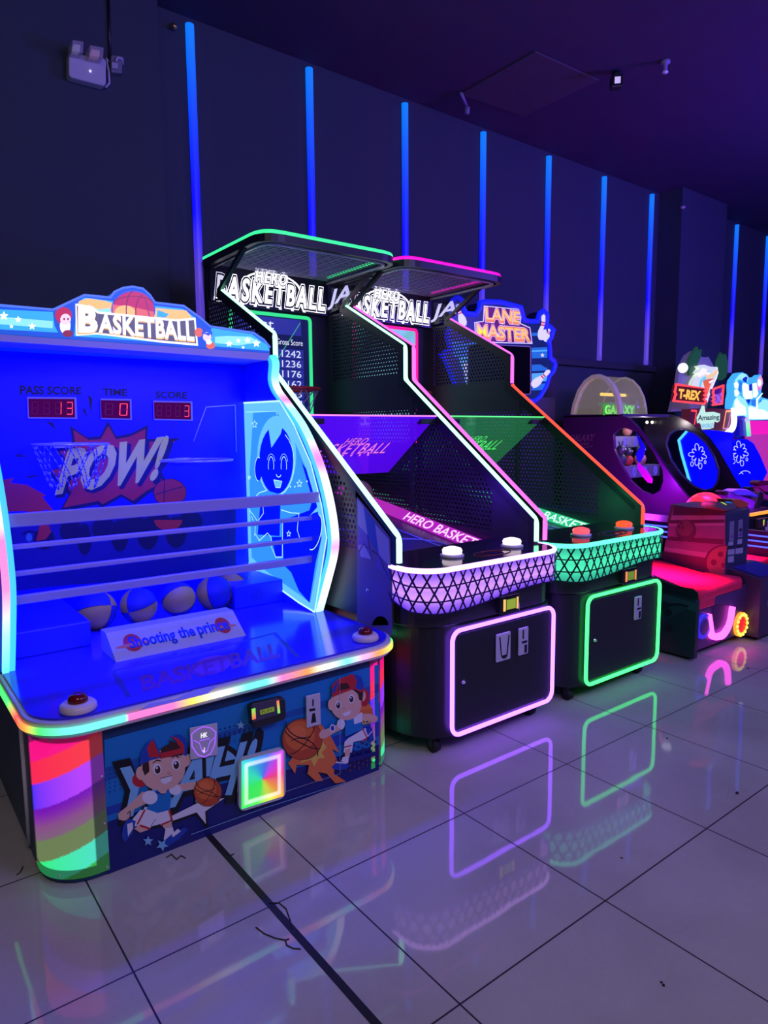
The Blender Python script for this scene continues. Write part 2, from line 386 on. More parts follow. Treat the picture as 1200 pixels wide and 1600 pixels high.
# ceiling fittings
def pc(u, v, z=CEIL_Z): return on(u, v, 2, z)
S_ = thing('floodlight', 'small square black floodlight with a pale lens hanging from the ceiling', 'spotlight', pc(962, 112))
c0 = pc(962, 112); MB().tube([c0, c0+V((0, 0, -0.05))], 0.03, BLACK).build('bracket', S_)
cc = pc(965, 125, 4.27); MB().prism([cc+RGT*a+UPV*b for a, b in ((-.047, -.055), (.043, -.047), (.047, .055), (-.043, .047))], FWD*0.06, BLACK).build('body', S_, bevel=0.006)
MB().prism([cc-FWD*0.003+RGT*a+UPV*b for a, b in ((-.024, -.028), (.022, -.024), (.024, .028), (-.022, .024))], FWD*0.006, mat('flood_lens', (0.8, 0.75, 0.8), 0.3, 0, (0.42, 0.34, 0.46), 1.0)).build('lens', S_)
D_ = thing('ceiling_sensor', 'tiny pale sensor on the ceiling right of the square floodlight', 'sensor', pc(1040, 95))
MB().lathe(pc(1040, 95), [(0.035, 0), (0.035, -0.02), (0.015, -0.025), (0.015, -0.07), (0.0, -0.075)], mat('sensor_grey', (0.25, 0.22, 0.35), 0.4), 12).build('sensor_body', D_)
MB().lathe(pc(1040, 95)+V((0, 0, -0.075)), [(0.02, 0), (0.024, -0.012), (0.0, -0.02)], WHITE, 12).build('sensor_eye', D_)
K_ = thing('ceiling_bracket', 'pale metal bracket left on the ceiling by the access panel corner', 'bracket', pc(725, 150))
tube('arm', [pc(718, 145), pc(721, 147, 4.33), pc(729, 165, 4.30)], 0.012, mat('bracket_grey', (0.22, 0.2, 0.32), 0.5), K_)
MB().lathe(pc(730, 168, 4.29), [(0.025, 0), (0.02, -0.05), (0.0, -0.055)], _M['bracket_grey'], 10).build('socket', K_)
tag(MB().sphere(pc(272, 41, 4.25), 0.022, mat('brass', (0.5, 0.38, 0.15), 0.25, 0.9), 12, 8).tube([pc(272, 41, 4.25), pc(266, 42, 4.24), pc(270, 36, 4.30)], 0.006, _M['brass'], 6).build('wall_hook'),
    'small brass fitting on the wall left of the first blue tube', 'fitting')
ps = on(1067, 324, 1, 2.69)
tag(MB().sphere(ps, 0.03, mat('sounder_pink', (0.6, 0.42, 0.45), 0.5), 12, 8, sz=0.6).build('wall_sensor'), 'small pinkish sensor near the top of the wall column', 'sensor')
# scuffs and litter on the floor
GR = mat('grime', (0.02, 0.018, 0.02), 0.8)
def litter(u, v, s, lab):
    p = on(u, v, 2, 0.0); rr = random.Random(int(u)); mb = MB()
    for k in range(3):
        q = p+V((rr.uniform(-s, s), rr.uniform(-s, s), s*0.25)); mb.sphere(q, s*rr.uniform(0.5, 0.9), GR, 8, 5, sz=0.35)
    tag(mb.build('litter'), lab, 'litter', 'dark crumbs of litter on the tiles')
litter(1035, 1538, 0.006, 'dark crumb on the open tile near the bottom right of the floor')
litter(970, 1341, 0.004, 'tiny dark crumb on the tile below the green lattice reflection')
litter(1153, 1240, 0.007, 'dark crumb beside the joint at the right edge of the floor')
litter(1042, 1154, 0.005, 'tiny dark crumb on the tile in front of the green-lit machine')
litter(1168, 1045, 0.008, 'dark crumb on the far tiles in front of the bowling machine')
def scuff(pts, lab):
    tag(MB().tube([on(u, v, 2, 0.0012) for u, v in pts], 0.0022, GR, 6).build('floor_scuff'), lab, 'scuff mark', 'black scuffs on the floor')
scuff([(421, 1411), (436, 1411), (447, 1420), (453, 1437), (457, 1452)], 'curved black hair of dirt right of the wide dark joint')
scuff([(400, 1449), (413, 1459), (430, 1466), (446, 1469), (452, 1467)], 'jagged black scratch left of the wide dark joint')
scuff([(446, 1469), (448, 1477), (458, 1482), (470, 1483)], 'short black scratch running onto the wide dark joint')
scuff([(260, 1340), (268, 1335), (276, 1343), (283, 1337), (290, 1341)], 'dark scribbled scuff on the tile in front of the large light-blue machine')
scuff([(353, 1333), (360, 1337), (366, 1334)], 'tiny dark scuff right of the wide joint by the large machine')
scuff([(26, 1367), (32, 1363), (36, 1354)], 'small dark curl of dirt by the left corner of the large machine')
# ================================================================== TALL BASKETBALL MACHINES
PURP = acrylic('violet_edge_lit_acrylic', (0.10, 0.05, 0.5), 0.72, (0.075, 0.0, 0.60), 1.0)
GREENA = acrylic('green_edge_lit_acrylic', (0.08, 0.3, 0.12), 0.45, (0.012, 0.13, 0.035), 1.0)
PERFM = mat('perforated_black_steel', (0.030, 0.032, 0.045), 0.42)
COURT = mat('court_vinyl', (0.03, 0.035, 0.10), 0.3)
def lattice_apron(root, pl, z_of, back_col, es, strap_m):
    """woven straps in front of a lit diffuser, both following the curved counter edge"""
    path = resample([V((x, y, 0)) for x, y in pl], 0.02); S = [0.0]
    for a, b in zip(path, path[1:]): S.append(S[-1]+(b-a).length)
    tot = S[-1]
    def at(s, z, off):
        s = min(max(s, 0), tot); k = 0
        while k < len(S)-2 and S[k+1] < s: k += 1
        t = (s-S[k])/max(1e-6, S[k+1]-S[k]); p = path[k].lerp(path[k+1], t)
        a = path[max(0, k-1)]; b = path[min(len(path)-1, k+2)]; d = (b-a).normalized(); n = V((d.y, -d.x, 0))
        return V((p.x, p.y, z))+n*off
    zt = 0.893
    mb = MB(); N = 70; dm = attr_led('apron_diffuser', 1.0); prev = None
    # glow falloff painted into the sheet's colours: two bright bands, deeper between and outside
    rows = [(0, .10), (.14, .45), (.34, 1.0), (.48, .75), (.64, 1.0), (.82, .40), (1, .10)]
    for k in range(N+1):
        s = tot*k/N; q = []
        for t, b in rows:
            lo_, hi_ = back_col; f = b*es; tw = min(1, s/tot*1.6)
            c = tuple((l*(1-b)+h*b)*es for l, h in zip(lo_, hi_)); q.append(mb.vert(at(s, zt+(z_of(s/tot)-zt)*t, 0), c))
        if prev:
            for j in range(len(q)-1): mb.face((prev[j], prev[j+1], q[j+1], q[j]), dm, True)
        prev = q
    mb.build('light_diffuser', root)
    mb = MB(); pitch = 0.062; hgt = 0.20; slope = 0.55
    def strap(f, w, off):
        pts = [f(k/10) for k in range(11)]; P = []
        for s, z in pts:
            if 0 <= s <= tot and z_of(s/tot)-0.004 <= z <= zt: P.append((s, z))
        for (s0, z0), (s1, z1) in zip(P, P[1:]):
            d = math.hypot(s1-s0, z1-z0) or 1; a, b = -(z1-z0)/d*w/2, (s1-s0)/d*w/2
            mb.face([mb.vert(at(s0-a, z0-b, off)), mb.vert(at(s1-a, z1-b, off)), mb.vert(at(s1+a, z1+b, off)), mb.vert(at(s0+a, z0+b, off))], strap_m)
    k = -4
    while k*pitch < tot+0.2:
        s0 = k*pitch
        for q in range(4):   # short pieces so the ends follow the wavy lower edge
            strap(lambda t, s0=s0, q=q: (s0+hgt*slope*((q+t)/4), 0.70+hgt*(q+t)/4), 0.0085, 0.007)
            strap(lambda t, s0=s0, q=q: (s0+hgt*slope*(1-(q+t)/4), 0.70+hgt*(q+t)/4), 0.0085, 0.010)
        k += 1
    for zz in (0.765, 0.83):
        for q in range(40): strap(lambda t, q=q: (tot*(q+t)/40, zz+0.35*(z_of((q+t)/40)-0.71)), 0.0065, 0.0085)
    for q in range(40): strap(lambda t, q=q: (tot*(q+t)/40, z_of((q+t)/40)+0.002), 0.006, 0.0085)
    mb.build('woven_lattice', root, solid=0.002)
def hero(dx, label, c):
    X0, X1 = 1.385+dx, 2.345+dx; CX = (X0+X1)/2
    R = thing('basketball_arcade_machine', label, 'arcade machine', (CX, 1.5, 0), 'tall basketball machines with a mesh canopy')
    T = lambda x, y, z: V((x+dx, y, z))
    # ---- base cabinet
    slab('base_cabinet', plan(1.425+dx, 2.355+dx, 0.375, 2.45, 0.25, 0.14), 0.09, 0.625, BLACK, R, 0.006)
    slab('cabinet_neck', plan(1.405+dx, 2.345+dx, 0.385, 2.45, 0.22, 0.14), 0.625, 0.86, mat('neck_black', (0.02, 0.02, 0.026), 0.3), R, 0.006)
    d = slab('door', [(1.60+dx, 0.366), (2.275+dx, 0.366), (2.275+dx, 0.376), (1.60+dx, 0.376)], 0.125, 0.585, mat('door_black', (0.014, 0.014, 0.02), 0.5), R, 0.003)
    z0, z1, xa, xb = 0.105, 0.605, 1.577+dx, 2.297+dx
    ring = [(xa+.045*0, z0)]; ring = []
    for cx_, cz_, a0 in ((xb-.05, z1-.05, 0), (xa+.05, z1-.05, 90), (xa+.05, z0+.05, 180), (xb-.05, z0+.05, 270)):
        ring += [V((p[0], 0.364, p[1])) for p in arc(cx_, cz_, 0.05, a0, a0+90, 6)]
    MB().tube(ring, 0.0102, c['door'], n=8, closed=True).build('door_light', R)
    yl = 0.365
    lk = MB().lathe((1.645+dx, yl, 0.355), [(0.011, 0), (0.011, -0.008), (0.006, -0.010), (0.006, -0.016), (0, -0.017)], CHROME, 14, 1).build('lock', d)
    if c['two']:
        MB().box((1.86+dx, yl-.012, 0.40), (1.96+dx, yl, 0.54), STEEL).build('coin_return_plate', d, 0.008)
        MB().prism([V((1.875+dx, yl-.0135, .525)), V((1.89+dx, yl-.0135, .425)), V((1.905+dx, yl-.0135, .412)), V((1.925+dx, yl-.0135, .412)), V((1.935+dx, yl-.0135, .425)), V((1.948+dx, yl-.0135, .525)), V((1.940+dx, yl-.0135, .525)), V((1.928+dx, yl-.0135, .43)), V((1.895+dx, yl-.0135, .43)), V((1.883+dx, yl-.0135, .525))], (0, 0.002, 0), BLACKG).build('shield_outline', d)
    cp = MB().box((2.02+dx, yl-.012, 0.40), (2.09+dx, yl, 0.54), STEEL); cp.build('coin_slot_plate', d, 0.006)
    k = MB(); k.box((2.045+dx, yl-.016, .485), (2.05+dx, yl-.011, .53), BLACKG); k.box((2.04+dx, yl-.016, .462), (2.075+dx, yl-.011, .472), BLACKG); k.box((2.06+dx, yl-.016, .41), (2.075+dx, yl-.011, .45), BLACKG); k.build('coin_slot', d)
    for cx_, cy_ in ((1.56, .47), (2.245, .47), (1.56, 2.3), (2.245, 2.3)):
        mb = MB(); mb.box((cx_-.03+dx, cy_-.02, .07), (cx_+.03+dx, cy_+.02, .092), DARK); mb.box((cx_-.026+dx, cy_-.012, .03), (cx_-.02+dx, cy_+.012, .075), DARK); mb.box((cx_+.02+dx, cy_-.012, .03), (cx_+.026+dx, cy_+.012, .075), DARK)
        ca = mb.build('caster', R)
        MB().lathe((cx_+dx, cy_, .034), [(0.012, -.02), (.034, -.016), (.034, .016), (.012, .02)], RUB, 16, 0).build('wheel', ca)
    # ticket dispenser above the door
    td = MB().prism([T(1.86, .37, .735), T(2.0, .37, .735), T(2.0, .335, .725), T(1.86, .335, .725)], (0, 0, -.085), BLACKG).build('ticket_dispenser', R, 0.006)
    MB().box((1.905+dx, .331, .660), (1.965+dx, .336, .708), mat('ticket_screen_%d' % c['id'], (0.1, 0.1, 0.02), 0.3, 0, c['tick'], 1.0)).build('display', td)
    MB().box((1.882+dx, .331, .655), (1.895+dx, .336, .712), mat('ticket_led_%d' % c['id'], (0.4, 0.3, 0.1), 0.3, 0, c['tled'], 1.0)).build('status_light', td)
    MB().box((1.975+dx, .331, .655), (1.985+dx, .336, .712), _M['ticket_led_%d' % c['id']]).build('status_light', td)
    # ---- counter
    pl = plan(1.385+dx, 2.365+dx, 0.345, 0.575, 0.15, 0.15)
    slab('counter_top', plan(1.39+dx, 2.36+dx, 0.352, 0.80, 0.148, 0.148), 0.86, 0.912, BLACKG, R, 0.004)
    zof = lambda a: 0.728-0.022*math.cos((a-0.24)*math.pi*2*1.05)+ (0.028 if a < 0.10 else 0)*(1-a/0.10)
    lattice_apron(R, pl, zof, c['apron'], c['apron_s'], c['strap'])
    rim = resample([V((x, y, 0.902)) for x, y in pl], 0.03)
    MB().tube(rim, 0.0125, c['rim'], n=8).build('counter_edge_light', R)
    for i, bx in enumerate((1.735, 2.16)):
        b = MB().lathe(T(bx, .535, .912), [(.058, 0), (.058, .010), (.050, .014), (0.0, .014)], mat('button_collar', (.7, .65, .7), .3), 24).build('push_button', R)
        MB().lathe(T(bx, .535, .926), [(.047, 0), (.047, .008), (.050, .014), (.044, .026), (.02, .034), (0, .035)], c['btn'][i], 24).build('button_dome', b)
    D = Decal(T(0, 0, .9125), (0, 0, 1))
    for t_ in range(3):
        pts = [T(1.945+.075*(1 if t_ else 1)*math.cos(a)*(1.6), .47+.055*math.sin(a), .9135) for a in [2*math.pi*k/24 for k in range(24)]] if t_ == 0 else [T(1.945+(-.06 if t_ == 1 else .06)*math.cos(a)*(1 if 1 else 1), .47+.055*math.sin(a)*0.9, .9135) for a in [math.pi*(-.5+k/12) for k in range(13)]]
        D.mb.tube(pts, 0.002, c['logo'], n=4, closed=(t_ == 0))
    D.build('counter_ball_print', R)
    # ---- playfield: sloping court, lit side rails with lettering, dark back board
    MB().prism([T(1.42, .66, .80), T(1.42, 2.40, 1.085), T(1.42, 2.40, 1.06), T(1.42, .66, .775)], (0.90, 0, 0), COURT).build('court', R)
    D = MB()
    zc = lambda y: .802+.164*(y-.66)
    for pts in ([(1.5, .75), (2.2, .75)], [(1.855-.3*math.cos(a), 1.0+.22*math.sin(a)) for a in [math.pi*k/20 for k in range(21)]], [(1.855+.16*math.cos(a), 1.6+.16*math.sin(a)) for a in [2*math.pi*k/24 for k in range(25)]], [(1.6, .75), (1.68, 1.9)], [(2.11, .75), (2.03, 1.9)]):
        D.tube([T(x, y, zc(y)) for x, y in pts], 0.004, mat('court_line', (.25, .3, .75), .5), n=4)
    D.build('court_lines', R)
    for sx in (1, -1):
        xi, xo = (2.225, 2.285) if sx > 0 else (1.485, 1.425)
        f = lambda x, y, z: T(x, y, z)
        g = MB().prism([T(xi, .80, zc(.8)+.004), T(xo, .80, zc(.8)+.060), T(xo, .80, zc(.8)-.01)], V((0, 1.5, 1.5*.164)), c['rail']).build('rail_light', R)
        if sx > 0:
            vs, fs, (x0, x1, y0, y1) = glyphs('HERO BASKETBALL', .012, .2); mb = MB()
            for x, y in vs:
                a = (x-x0)/(x1-x0); b = (y-y0)/(y1-y0); yy = 1.52-a*.84; h_ = .12+.76*b
                mb.vert(T(xi+(xo-xi)*h_-.0015, yy, zc(yy)+.004+.056*h_+.0015))
            for q in fs: mb.face(q, c['rtext'])
            mb.build('rail_lettering', g)
    box('rear_board', (1.40+dx, 2.52, .72), (2.33+dx, 2.55, 2.63), mat('board_black', (.015, .016, .024), .5), R)
    box('lower_back_panel', (1.42+dx, 2.38, 1.06), (2.31+dx, 2.40, 1.30), mat('panel_teal_black', (.012, .03, .035), .5), R)
    # ---- sides
    prof = [(.52, .925), (.52, 1.04), (1.61, 1.84), (1.61, 2.055), (2.29, 2.405)]
    for side, xs in (('left', 1.385), ('right', 2.325)):
        M3 = lambda a, b, xs=xs: T(xs, a, b)
        rail = fillet([T(xs+.008, y, z) for y, z in prof], .03, 4)
        bar = resample(rail, .05)
        fr = MB(); inner = [(y+.032, z-.012) for y, z in prof]
        fr.tube([T(xs+.01, y+.030, z-.012) for y, z in prof], 0, BLACK, flat=((1, 0, 0), .028, .018))
        F = fr.build('side_frame', R)
        key = 'raill' if side == 'left' else 'railr'
        if isinstance(c[key], tuple):
            up = [p for p in bar if p.z >= 1.845]; lo = [p for p in bar if p.z <= 1.846]
            MB().tube(lo, .0145, c[key][0], n=8).build('side_light', R); MB().tube(up, .0145, c[key][1], n=8).build('side_light', R)
        else: MB().tube(bar, .0145, c[key], n=8).build('side_light', R)
        # lower side: solid nose, then perforated sheet
        nose = [(.56, .62), (.83, .62), (.83, 1.235), (.56, 1.045)]
        NS = MB().prism([T(xs-.008, y, z) for y, z in nose], (.016, 0, 0), c['nose']).build('nose_panel', R)
        perf('perforated_panel', [(.83, .95), (2.48, .95), (2.48, 1.65), (1.44, 1.65), (.83, 1.225)], M3, PERFM, R)
        MB().prism([T(xs-.004, y, z) for y, z in ((.83, .62), (2.5, .62), (2.5, .95), (.83, .95))], (.008, 0, 0), PERFM).build('lower_panel', R)
        MB().prism([T(xs-.004, y, z) for y, z in ((1.40, 1.65), (2.52, 1.65), (2.52, 1.845), (1.64, 1.845), (1.58, 1.80))], (.008, 0, 0), PERFM).build('middle_panel', R)
        box('panel_rib', (xs-.009+dx, 1.52, .95), (xs+.009+dx, 1.555, 1.73), PERFM, R)
        perf('perforated_panel', [(1.66, 1.87), (2.46, 1.87), (2.46, 2.36), (2.26, 2.36), (1.66, 2.05)], M3, PERFM, R)
        fr = MB()
        fr.prism([T(xs-.005, y, z) for y, z in ((1.625, 1.845), (1.665, 1.845), (1.665, 2.04), (1.625, 2.05))], (.01, 0, 0), PERFM)
        fr.prism([T(xs-.005, y, z) for y, z in ((1.62, 1.84), (2.52, 1.84), (2.52, 1.875), (1.62, 1.875))], (.01, 0, 0), PERFM)
        fr.prism([T(xs-.005, y, z) for y, z in ((2.45, 1.875), (2.52, 1.875), (2.52, 2.36), (2.45, 2.36))], (.01, 0, 0), PERFM)
        fr.build('panel_border', R)
        # upper wing beside the lit sign
        wing = MB().prism([T(xs-.006, y, z) for y, z in ((2.30, 2.395), (2.52, 2.36), (2.55, 2.62), (1.93, 2.62))], (.012, 0, 0), acrylic('wing_smoked', (.03, .03, .045), .38, None, 0, .04)).build('side_wing', R)
        if side == 'right':
            vs, fs, (x0, x1, y0, y1) = glyphs('JA', .02, .25); mb = MB()
            for x, y in vs:
                a = (x-x0)/(x1-x0); b = (y-y0)/(y1-y0); mb.vert(T(xs-.0075, 2.49-.30*a, 2.40+.13*b))
            for q in fs: mb.face(q, mat('dim_white_letter', (.6, .6, .7), .4, 0, (.45, .42, .75), 1.0))
            mb.build('wing_lettering', wing)
        MB().tube([T(xs, 1.90, 2.605), T(xs, 2.30, 2.395)], 0, BLACK, flat=((1, 0, 0), .014, .012)).build('strut', R)
    # ---- outer graphic on the left nose
    # ---- canopy
    cp = fillet([T(1.385, 2.50, 2.632), T(1.385, 1.70, 2.632), T(2.345, 1.70, 2.632), T(2.345, 2.50, 2.632)], .13, 6)
    MB().tube([p-V((0, 0, .03)) for p in cp], 0, BLACK, flat=((0, 0, 1), .016, .022)).build('canopy_frame', R)
    MB().tube([p+(V((CX, 2.2, 0))-V((p.x, p.y, 0))).normalized()*.045-V((0, 0, .05)) for p in cp], .011, mat('canopy_tube', (.35, .35, .4), .35, .4), n=6).build('canopy_inner_tube', R)
    MB().tube(resample(cp, .06), .0165, c['canopy'], n=8).build('canopy_light', R)
    wr = MB(); wm = mat('mesh_wire', (.42, .42, .48), .35, .3)
    y = 1.735
    while y < 2.5: wr.tube([T(1.40, y, 2.60), T(2.33, y, 2.60)], .0028, wm, n=4); y += .033
    x = 1.43
    while x < 2.33: wr.tube([T(x, 1.72, 2.606), T(x, 2.5, 2.606)], .0022, wm, n=4); x += .075
    wr.build('wire_mesh', R)
    # ---- lit sign on the header board
    sg = box('sign_board', (1.41+dx, 2.485, 2.355), (2.32+dx, 2.50, 2.625), mat('sign_black', (.012, .012, .02), .35), R)
    def sign(par, p_of, bold, m1, m2, m0):
        mb = MB()
        def put(st, xa_, xb_, za, zb, sh, bd, m_, lift, wv):
            vs, fs, (x0, x1, y0, y1) = glyphs(st, bd, sh, 1.30 if m0 else 1.1); ids = []
            for x, y_ in vs:
                a = (x-x0)/(x1-x0); b = (y_-y0)/(y1-y0)
                ids.append(mb.vert(p_of(xa_+(xb_-xa_)*a, za+(zb-za)*b+wv*(4*a*(1-a)-.5)*.02*0 + wv*.05*abs(a-.5)*(-1 if b < .5 else .35), lift)))
            for q in fs: mb.face([ids[i] for i in q], m_)
        if m0:
            for k in range(16):
                e = [(math.cos(math.pi*(k+t)/16), math.sin(math.pi*(k+t)/16)) for t in (0, 1)]
                mb.face([mb.vert(p_of(.5+.27*q*x, .52+.47*q*y_, .001)) for q, (x, y_) in ((1, e[0]), (1, e[1]), (.92, e[1]), (.92, e[0]))], m1)
        for k in range(6):
            xx = .26+.10*k
            mb.face([mb.vert(p_of(xx+a*.012+ (xx-.5)*.12*s_, .17-.22*s_, .001)) for a, s_ in ((-1, 0), (1, 0), (1, 1), (-1, 1))], m1)
        B_ = (.02, .985, .10, .68, .22); H_ = (.35, .63, .66, .99, .22)
        if m0: put('BASKETBALL', *B_, .125, m1, .0015, 1)
        put('BASKETBALL', *B_, .098 if m0 else .056, m2, .0025, 1)
        put('BASKETBALL', *B_, .034 if m0 else .006, m1, .004, 1)
        if m0: put('HERO', *H_, .12, m1, .0045, 0)
        put('HERO', *H_, .09 if m0 else .05, m2, .0055, 0); put('HERO', *H_, .03 if m0 else 0, m1, .007, 0)
        # outline strokes round the word
        return mb.build('sign_lettering', par)
    sign(sg, lambda a, b, l: T(1.43+.87*a, 2.4845-l, 2.375+.235*b), .02, c['sign'], mat('sign_outline', (.012, .012, .02), .4), led('sign_glow', (.75, .72, .95), 1.0))
    # ---- score screen
    sx0, sx1, sz0, sz1 = 1.545, 2.165, 1.42, 2.325
    sb = box('score_screen', (sx0+dx, 2.49, sz0), (sx1+dx, 2.515, sz1), c['screen'], R)
    fr = fillet([T(sx0, 2.487, sz0), T(sx0, 2.487, sz1), T(sx1, 2.487, sz1), T(sx1, 2.487, sz0), T(sx0, 2.487, sz0)], .03, 4)
    MB().tube(fr, .013, c['frame'], n=6).build('screen_light', R)
    if c['scores']:
        mb = MB()
        IT = led('screen_white', (.75, .8, 1), 1.0); IB = led('screen_blue', (.012, .02, .30), 1.0)
        def q(x0, x1, z0, z1, m_, l): mb.poly([T(x0, 2.489-l, z0), T(x1, 2.489-l, z0), T(x1, 2.489-l, z1), T(x0, 2.489-l, z1)], m_)
        def tx(st, x0, x1, z0, z1):
            vs, fs, (a0, a1, b0, b1) = glyphs(st); ids = [mb.vert(T(x0+(x1-x0)*(x-a0)/(a1-a0), 2.486, z0+(z1-z0)*(y_-b0)/(b1-b0))) for x, y_ in vs]
            for f in fs: mb.face([ids[i] for i in f], IT)
        q(1.60, 2.09, 2.195, 2.305, IB, .001); tx('List', 1.685, 1.87, 2.225, 2.292)
        tx('Gross Score', 1.885, 2.10, 2.125, 2.165)
        for k, s_ in enumerate(('1242', '1236', '1176', '1162', '1153', '1151', '1140', '1132')):
            za = 2.038-.0705*k; q(1.60, 2.105, za-.006, za+.058, IB, .001); tx(s_, 1.927, 2.083, za+.003, za+.050)
        mb.poly([T(1.86, 2.486, 1.98), T(1.867, 2.486, 1.98), T(2.085, 2.486, 2.285), T(2.078, 2.486, 2.285)], led('screen_streak', (.05, .4, .25), 1.0))
        mb.build('score_table', sb)
    # ---- hoop and net
    hc = T(1.855, 2.27, 1.80); hp = MB().tube([hc+V((.205*math.cos(a), .205*math.sin(a), 0)) for a in [2*math.pi*k/32 for k in range(32)]], .012, mat('hoop_red', (.45, .03, .03), .35), n=8, closed=True)
    hp.box(tuple(T(1.80, 2.46, 1.77)), tuple(T(1.91, 2.49, 1.83)), _M['hoop_red']); h_ = hp.build('hoop', R)
    nt = MB()
    for k in range(12):
        for sgn in (1, -1):
            pts = []
            for j in range(5):
                a = 2*math.pi*(k+sgn*j*.5)/12; r = .20-.085*j/4; pts.append(hc+V((r*math.cos(a), r*math.sin(a), -.055*j)))
            nt.tube(pts, .0035, mat('net_cord', (.4, .4, .45), .6), n=4)
    nt.build('net', h_)
    # ---- sloping acrylic ball guard
    ac = [T(1.40, 1.29, 1.605), T(2.31, 1.29, 1.605), T(2.31, 1.77, 1.245), T(1.40, 1.77, 1.245)]
    nrm = (ac[1]-ac[0]).cross(ac[3]-ac[0]).normalized()
    if nrm.y > 0: nrm = -nrm
    g = MB().prism(ac, nrm*.006, c['guard']).build('ball_guard', R)
    MB().tube([ac[0]+nrm*.003, ac[1]+nrm*.003], .005, c['gedge'], n=6).build('guard_edge_light', g)
    box('guard_clamp', tuple(T(2.20, 1.30, 1.555)), tuple(T(2.315, 1.34, 1.585)), BLACK, g); box('guard_clamp', tuple(T(1.395, 1.30, 1.555)), tuple(T(1.51, 1.34, 1.585)), BLACK, g)
    ex = (ac[1]-ac[0]).normalized(); ez = (ac[0]-ac[3]); o0 = ac[3]
    sign(g, lambda a, b, l: o0+ex*(.16+.58*a)+ez*(.36+.30*b)+nrm*(.007+l*.3), .02, c['gtext'], c['gtext2'], None)
    return R
GRN = led('neon_green_white', (.30, 1.0, .62), 3.0)
GRN2 = led('neon_green', (.04, 1.0, .30), 1.35)
PNK = led('neon_pink', (1.0, .055, .62), 1.25)
PNK2 = led('neon_pink_soft', (1.0, .16, .80), 1.25)
MAG = led('neon_magenta', (1.0, .0, .62), 1.15)
REDN = led('neon_red', (1.0, .075, .035), 1.5)
VIO = led('neon_violet', (.26, .07, 1.0), 8.0)
RIMP = led('neon_rim_pink', (.62, .30, 1.0), 3.4)
RIMG = led('neon_rim_green', (.10, 1.0, .50), 2.0)
DOORG = led('neon_door_green', (.045, 1.0, .15), 3.2)
SIGNW = led('sign_white', (.9, .88, 1.0), 2.2)
nose_w = mat('nose_print', (.17, .13, .24), .35)
H1 = hero(0.0, 'tall black basketball machine with green canopy light and violet lattice counter', dict(id=1, door=VIO, two=True, tick=(.25, .35, .03), tled=(1.0, .55, .12), apron=((.06, .006, .62), (.62, .28, 1.0)), apron_s=1.25,
     strap=mat('strap_violet_black', (.02, .008, .09), .4), rim=RIMP, btn=(led('button_white', (1, .8, .95), 1.3), led('button_white', (1, .8, .95), 1.3)), logo=mat('logo_red', (.25, .03, .06), .5), rail=led('rail_magenta', (.42, .012, .42), 1.0), rtext=led('rail_text', (1, .55, .95), 1.3),
     raill=GRN, railr=GRN, nose=PERFM, canopy=GRN2, sign=SIGNW, screen=mat('screen_navy', (.01, .01, .05), .2, 0, (.006, .009, .075), 1.0), frame=led('frame_green', (.03, .75, .24), 1.1), scores=True, guard=PURP, gedge=led('edge_pink', (1.0, .25, .95), 1.2), gtext=led('guard_text', (.75, .16, .85), 1.1), gtext2=led('guard_text_dark', (.10, .01, .45), .8)))
H2 = hero(1.01, 'tall black basketball machine with pink canopy light and green lattice counter', dict(id=2, door=DOORG, two=False, tick=(.12, .22, .02), tled=(.9, .25, .05), apron=((.006, .34, .22), (.07, .95, .50)), apron_s=1.05,
     strap=mat('strap_green_black', (.008, .03, .02), .4), rim=RIMG, btn=(led('button_rose', (1, .10, .13), 1.2), led('button_red', (1, .09, .015), 1.2)), logo=mat('logo_grey', (.08, .08, .09), .5), rail=led('rail_green', (.02, .55, .22), 1.0), rtext=led('rail_text_green', (.6, 1, .8), 1.3),
     raill=PNK2, railr=(REDN, PNK2), nose=PERFM, canopy=MAG, sign=SIGNW, screen=mat('screen_teal', (.1, .3, .3), .2, 0, (.16, .46, .46), 1.0), frame=led('frame_magenta', (1.0, .0, .30), 1.1), scores=False, guard=GREENA, gedge=led('edge_green', (.12, 1.0, .25), 1.1), gtext=led('guard_text_green', (.09, .80, .16), 1.0), gtext2=led('guard_text_dkgreen', (.01, .15, .04), .8)))
point('lane_blue_fill', (1.85, 1.15, 1.12), 5, (.10, .02, 1.0), .05)  # unseen point light added to turn the lane interior blue
point('lane_green_fill', (2.86, 0.95, 1.02), 1.6, (.05, 1.0, .35), .05)  # likewise added, for the green tint inside this lane
tag(MB().sphere((2.08, 1.80, 1.094), .105, noise_mat('worn_tan_leather', (.42, .24, .12), (.34, .18, .09), 9, .6, .1), 24, 14).build('basketball'), 'tan basketball lying deep in the lane behind the violet acrylic guard', 'basketball')
